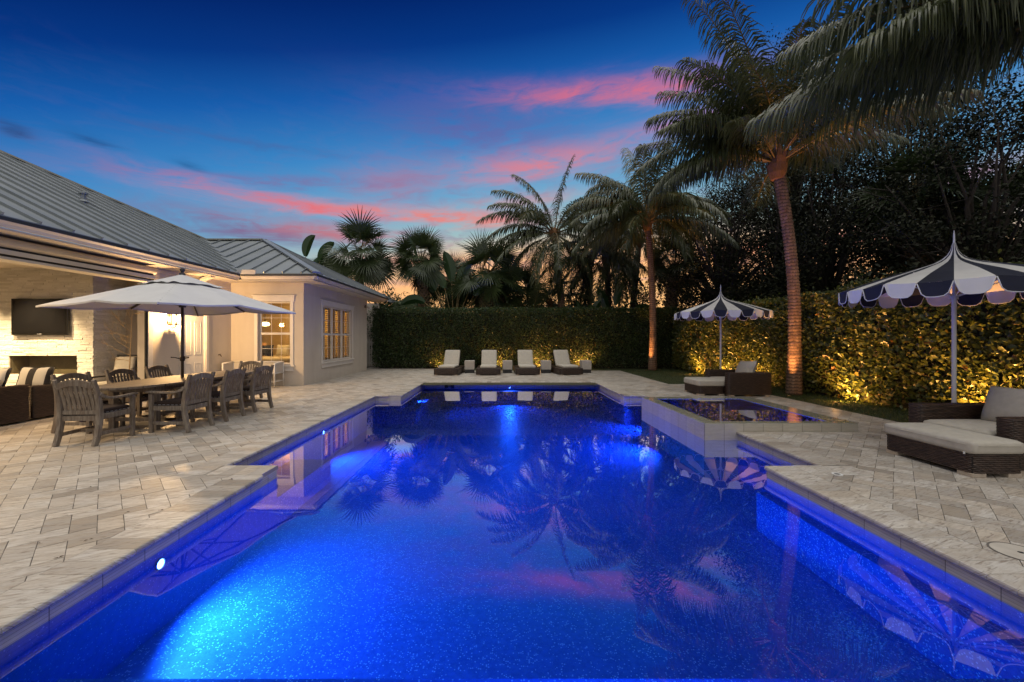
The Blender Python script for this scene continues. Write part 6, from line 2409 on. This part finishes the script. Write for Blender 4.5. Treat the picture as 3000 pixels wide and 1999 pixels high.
# ================================================================== LIGHT, SKY, CAMERA
def sky():
    w = bpy.data.worlds.new('World')
    S.world = w
    w.use_nodes = True
    nt = w.node_tree
    bg = nt.nodes['Background']
    d = nd(nt, 'TexCoord').outputs['Generated']
    x, y, z = [nd(nt, 'SeparateXYZ', {0: d}).outputs[k] for k in range(3)]
    # a dusk sky: gold at the sunset horizon, teal, blue, navy; away from the sunset it darkens
    away = math_(nt, 'SUBTRACT', 1.0, nd(nt, 'VectorMath', {0: d, 1: (.30, .954, 0)}, operation='DOT_PRODUCT').outputs['Value'])
    e = math_(nt, 'ADD', z, math_(nt, 'MULTIPLY', away, .40))
    base = ramp(nt, e, [(0.0, lin(255, 190, 120)), (.12, lin(255, 196, 128)), (.18, lin(250, 184, 126)), (.235, lin(224, 190, 152)), (.285, lin(150, 184, 186)), (.38, lin(100, 158, 194)),
                        (.50, lin(56, 126, 186)), (.61, lin(22, 88, 162)), (.70, lin(6, 52, 124)), (.77, lin(3, 37, 103)), (.85, lin(2, 24, 80))])
    # wispy sunset clouds: soft streaks at (azimuth, elevation), torn by stretched noise
    azm = math_(nt, 'ARCTAN2', x, y)
    ele = math_(nt, 'ARCSINE', z)
    flow = nd(nt, 'CombineXYZ', {0: math_(nt, 'MULTIPLY', azm, 3.2), 1: math_(nt, 'MULTIPLY', math_(nt, 'SUBTRACT', ele, math_(nt, 'MULTIPLY', azm, .06)), 17.0), 2: 0.0}).outputs[0]
    w1 = noise(nt, flow, 1.5, 8, .62, .9)
    w2 = noise(nt, mapped(nt, flow, (2.6, 1.6, 1), (0, 0, .08)), 1.7, 7, .62, .6)
    wob = math_(nt, 'MULTIPLY', math_(nt, 'SUBTRACT', w1, .5), .055)
    ele2 = math_(nt, 'ADD', ele, wob)
    wisp = ramp(nt, math_(nt, 'ADD', math_(nt, 'MULTIPLY', w1, .55), math_(nt, 'MULTIPLY', w2, .45)), [(.36, (0, 0, 0)), (.56, (1, 1, 1))])
    c = base
    veil = math_(nt, 'MULTIPLY', ramp(nt, w2, [(.46, (0, 0, 0)), (.68, (1, 1, 1))]), ramp(nt, ele, [(.0, (0, 0, 0)), (.14, (.5, .5, .5)), (.36, (.28, .28, .28)), (.50, (0, 0, 0))]))
    veil = math_(nt, 'MULTIPLY', veil, ramp(nt, math_(nt, 'ADD', azm, 1.0), [(.35, (.25, .25, .25)), (.85, (1, 1, 1))]))
    c = mixc(nt, veil, c, lin(120, 100, 142))
    STREAKS = [
        (0.245, 0.539, 0.236, 0.0209, -0.030, (224, 104, 116), 0.95),
        (0.398, 0.518, 0.096, 0.0121, 0.000, (236, 108, 108), 0.80),
        (-0.051, 0.480, 0.238, 0.0534, -0.100, (108, 78, 138), 0.60),
        (0.112, 0.411, 0.211, 0.0297, 0.100, (226, 120, 122), 0.90),
        (-0.266, 0.356, 0.098, 0.0454, 0.100, (176, 104, 128), 0.65),
        (-0.515, 0.330, 0.247, 0.0083, 0.130, (125, 95, 142), 0.70),
        (-0.282, 0.292, 0.313, 0.0139, 0.020, (240, 116, 92), 1.00),
        (-0.486, 0.290, 0.236, 0.0106, -0.050, (218, 98, 108), 0.85),
        (-0.561, 0.229, 0.171, 0.0228, -0.020, (112, 88, 130), 1.05),
        (-0.076, 0.288, 0.175, 0.0120, -0.030, (228, 122, 108), 0.85),
        (-0.372, 0.240, 0.207, 0.0159, -0.020, (190, 104, 112), 1.0),
        (0.465, 0.458, 0.120, 0.0181, 0.050, (215, 110, 130), 0.70),
        (-0.885, 0.315, 0.020, 0.0106, -0.150, (18, 40, 80), 0.85),
        (-0.662, 0.326, 0.022, 0.0075, -0.100, (28, 58, 110), 0.80),
        (-0.794, 0.330, 0.030, 0.0083, -0.150, (22, 52, 105), 0.70),
        (0.049, 0.332, 0.150, 0.0119, 0.080, (215, 140, 130), 0.60),
        (0.761, 0.193, 0.158, 0.0178, 0.050, (235, 130, 130), 0.70),
        (0.835, 0.260, 0.091, 0.0130, 0.100, (215, 110, 130), 0.60),
        (-0.596, 0.389, 0.206, 0.0058, 0.060, (70, 85, 140), 0.50),
        (-0.199, 0.189, 0.217, 0.0121, 0.020, (225, 120, 95), 0.70),
        (0.578, 0.182, 0.159, 0.0145, 0.000, (240, 140, 110), 0.70),
    ]
    for a0, e0, wa, we, slope, col, k in STREAKS:
        da = math_(nt, 'SUBTRACT', azm, a0)
        de = math_(nt, 'SUBTRACT', math_(nt, 'SUBTRACT', ele2, e0), math_(nt, 'MULTIPLY', da, slope))
        q = math_(nt, 'ADD', math_(nt, 'POWER', math_(nt, 'ABSOLUTE', math_(nt, 'DIVIDE', da, wa)), 2.0), math_(nt, 'POWER', math_(nt, 'ABSOLUTE', math_(nt, 'DIVIDE', de, we * 1.05)), 2.0))
        g = math_(nt, 'EXPONENT', math_(nt, 'MULTIPLY', q, -.9))
        f = math_(nt, 'MULTIPLY', math_(nt, 'MULTIPLY', g, math_(nt, 'MULTIPLY_ADD', wisp, .85, .15)), k * .80, clamp=True)
        c = mixc(nt, f, c, lin(*col))
    # bright sky added overhead and behind, out of view, as fill for the deck
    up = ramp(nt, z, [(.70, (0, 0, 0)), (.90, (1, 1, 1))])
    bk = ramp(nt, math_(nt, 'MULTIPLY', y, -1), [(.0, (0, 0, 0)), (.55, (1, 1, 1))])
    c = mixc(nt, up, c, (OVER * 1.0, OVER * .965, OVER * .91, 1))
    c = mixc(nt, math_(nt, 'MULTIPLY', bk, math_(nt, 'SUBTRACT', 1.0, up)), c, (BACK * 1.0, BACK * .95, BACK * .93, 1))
    low = math_(nt, 'LESS_THAN', z, -.01)
    c = mixc(nt, low, c, (.02, .02, .02, 1))
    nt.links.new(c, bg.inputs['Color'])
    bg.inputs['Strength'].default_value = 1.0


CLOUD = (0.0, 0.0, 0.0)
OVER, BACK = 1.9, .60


def lamps():
    # dusk fill: very soft, from above and behind
    # sconce and lanai
    WARM = (1.0, .66, .32)
    light('POINT', (-8.23, 10.10, 1.96), 480, (1.0, .60, .25), .065)
    for x, y in ((-10.6, 8.1), (-12.2, 8.1)):
        light('SPOT', (x, y, 3.05), 760, (1.0, .72, .38), .04, (0, .42, -1), spot_size=R(75), spot_blend=.8)
    for x, y in ((-9.6, 5.5), (-10.4, 6.6), (-11.5, 4.5)):
        light('SPOT', (x, y, 3.05), 290, (1.0, .68, .36), .05, (.25, .1, -1), spot_size=R(140), spot_blend=.6)
    # bedroom
    light('POINT', (-8.63, 14.6, 1.85), 34, (1.0, .62, .26), .12)
    light('POINT', (-8.0, 16.2, 2.4), 120, (1.0, .56, .2), .12)
    # pool lights
    BL = (.03, .17, 1.0)
    AZ = (.045, .30, 1.0)
    lab = ['near pool light glowing on the left wall just under the water', 'second pool light on the left wall beside the dining area', 'pool light at the far left step by the narrow bay',
           'pool light in the centre of the far end wall', 'small light on the right wall inside the hot tub']
    spec = [((-2.61, 3.05, -.235), (1, 0, 0), 110), ((-3.24, 7.28, -.235), (1, 0, 0), 44), ((-2.58, 11.9, -.21), (1, 0, 0), 36), ((.32, 13.43, -.20), (0, -1, 0), 50), ((SPA[1] - .37, 6.95, -.02), (-1, 0, 0), 60)]
    for k, (p, n, en) in enumerate(spec):
        t = thing('pool_light', lab[k], 'pool light', p, 0, 'underwater pool lights')
        n = Vector(n)
        q = n.to_track_quat('Z', 'Y').to_matrix().to_4x4()
        m = MB()
        m.lathe([(.036, .002), (.036, .012), (.046, .012), (.046, .002)], 20)
        m.v = [tuple(q @ Vector(v)) for v in m.v]
        m.build('bezel', M['tie'], t)
        m = MB()
        m.lathe([(0, .010), (.03, .008), (.0355, .004)], 20)
        m.v = [tuple(q @ Vector(v)) for v in m.v]
        m.build('lens', M['pool_lens'], t)
        light('SPOT', tuple(Vector(p) + n * .05 - Vector((0, 0, .05))), en * (5 if k == 0 else 11), AZ if k == 0 else BL, .05, n + (Vector((0, .3, -.16)) if k == 0 else Vector((0, 0, -.34))), spot_size=R(160 if k == 0 else 125), spot_blend=1.0)
    # the same lamps on the near and right walls, outside the picture or hidden by the coping
    for p, n, en, col in (((.6, .75, -.25), (0, 1, 0), 60, BL),  ((3.78, 9.7, -.25), (-1, 0, 0), 26, BL), ((SPA[0], 7.8, -.25), (-1, 0, 0), 30, BL)):
        light('SPOT', tuple(Vector(p) + Vector(n) * .06), en * 16, col, .05, Vector(n) + Vector((0, 0, -.34)), spot_size=R(125), spot_blend=1.0)
    # garden well lights: flush lens in the lawn, lamp washing the hedge
    G = [(7.72, 6.55, 0, 40), (7.70, 9.15, 0, 34), (7.74, 12.5, 0, 26), (7.74, 14.3, 0, 30), (7.74, 16.2, 0, 26),
         (-2.9, 18.75, 1, 10), (-.10, 18.75, 1, 22), (1.85, 18.75, 1, 30), (3.90, 18.75, 1, 32), (6.55, 17.9, 2, 60), (7.35, 10.15, 2, 60)]
    L = ['well light in the lawn under the near striped umbrella pole', 'well light in the lawn strip right of the hot tub', 'well light at the foot of the hedge behind the far wicker chair', 'well light behind the far umbrella pole',
         'well light at the hedge left of the far umbrella pole', 'faint well light behind the leftmost lounger', 'well light behind the second lounger', 'well light behind the third lounger', 'brightest well light behind the rightmost lounger',
         'well light in the lawn left of the slender lit palm', 'well light at the foot of the big leaning palm']
    for k, (x, y, kind, en) in enumerate(G):
        t = thing('ground_light', L[k], 'garden light', (x, y, 0), 0, 'well lights along the hedges')
        m = MB()
        m.lathe([(.05, .0), (.05, .022), (.068, .020), (.072, .0)], 18)
        m.build('collar', M['bronze'], t)
        m = MB()
        m.lathe([(0, .016), (.0495, .012)], 16)
        m.build('lens', M['well_lens'], t)
        dr = {0: Vector((.8, 0, 1)), 1: Vector((0, .5, 1)), 2: Vector((.10, .07, 1))}[kind]
        if kind == 2 and k == 9:
            dr = Vector((.14, .10, 1))
        col = (1.0, .45, .11) if kind == 0 else ((1.0, .42, .11) if kind == 1 else (1.0, .42, .12))
        light('SPOT', (x, y, .06), en * ((9.5, 10, 10)[kind]), col, .03, dr, spot_size=R(140 if kind < 2 else 50), spot_blend=.9)
        if kind < 2:
            light('POINT', (x, y, .10), en * .14, col, .04)


def camera():
    cd = bpy.data.cameras.new('camera')
    cd.lens = 14.0
    cd.sensor_width = 36.0
    cd.sensor_fit = 'HORIZONTAL'
    cd.shift_x = 34 / 3000
    cd.shift_y = -10.5 / 3000
    cd.clip_end = 1000
    cd.clip_start = .05
    o = bpy.data.objects.new('camera', cd)
    C.objects.link(o)
    o.location = (0, 0, 1.5)
    o.rotation_euler = (R(90), 0, 0)
    S.camera = o


def settings():
    v = S.view_settings
    v.view_transform = 'Standard'
    v.look = 'None'
    v.exposure = 0.2
    v.gamma = 1
    v.use_curve_mapping = False
    c = S.cycles
    c.use_denoising = True
    c.denoiser = 'OPENIMAGEDENOISE'
    c.denoising_input_passes = 'RGB_ALBEDO_NORMAL'
    c.max_bounces = 8
    c.diffuse_bounces = 3
    c.glossy_bounces = 4
    c.transmission_bounces = 4
    c.transparent_max_bounces = 12
    c.caustics_reflective = False
    c.caustics_refractive = False
    c.sample_clamp_indirect = 2


def main():
    build_materials()
    M['lid'] = simple('stone_lid', (0.38, 0.345, 0.29, 1), (0.50, 0.46, 0.39, 1), 9, 0.6, 0.2, 60)
    M['dryleaf'] = simple('tan_dry_leaf', (0.30, 0.20, 0.09, 1), (0.45, 0.33, 0.17, 1), 9, 0.8, 0)
    herring()
    pool()
    spa()
    house()
    house_fittings()
    ground_and_lawn()
    deck_details()
    dining()
    stripe_umbrella(6.50, 11.75, 'farther navy and white striped umbrella over the wicker chair by the hot tub', R(8.55), 1.26, 2.885)
    stripe_umbrella(6.55, 5.75, 'nearer navy and white striped umbrella cut by the right edge of the picture', R(11.3), 1.26, 2.87)
    lounge_chair_set(10.06, 5.75, False, 'wicker armchair with its side to us behind the hot tub', 'cushioned wicker ottoman behind the far edge of the hot tub', (5.10, 5.78, 10.24, 11.08, .24, .40))
    lounge_chair_set(4.34, 5.60, True, 'wicker armchair at the right edge below the near striped umbrella', 'large cushioned wicker ottoman at the lower right of the deck', (5.03, 5.585, 4.24, 5.22, .245, .39))
    loungers()
    lanai_furniture()
    plants()
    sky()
    lamps()
    camera()
    settings()


main()
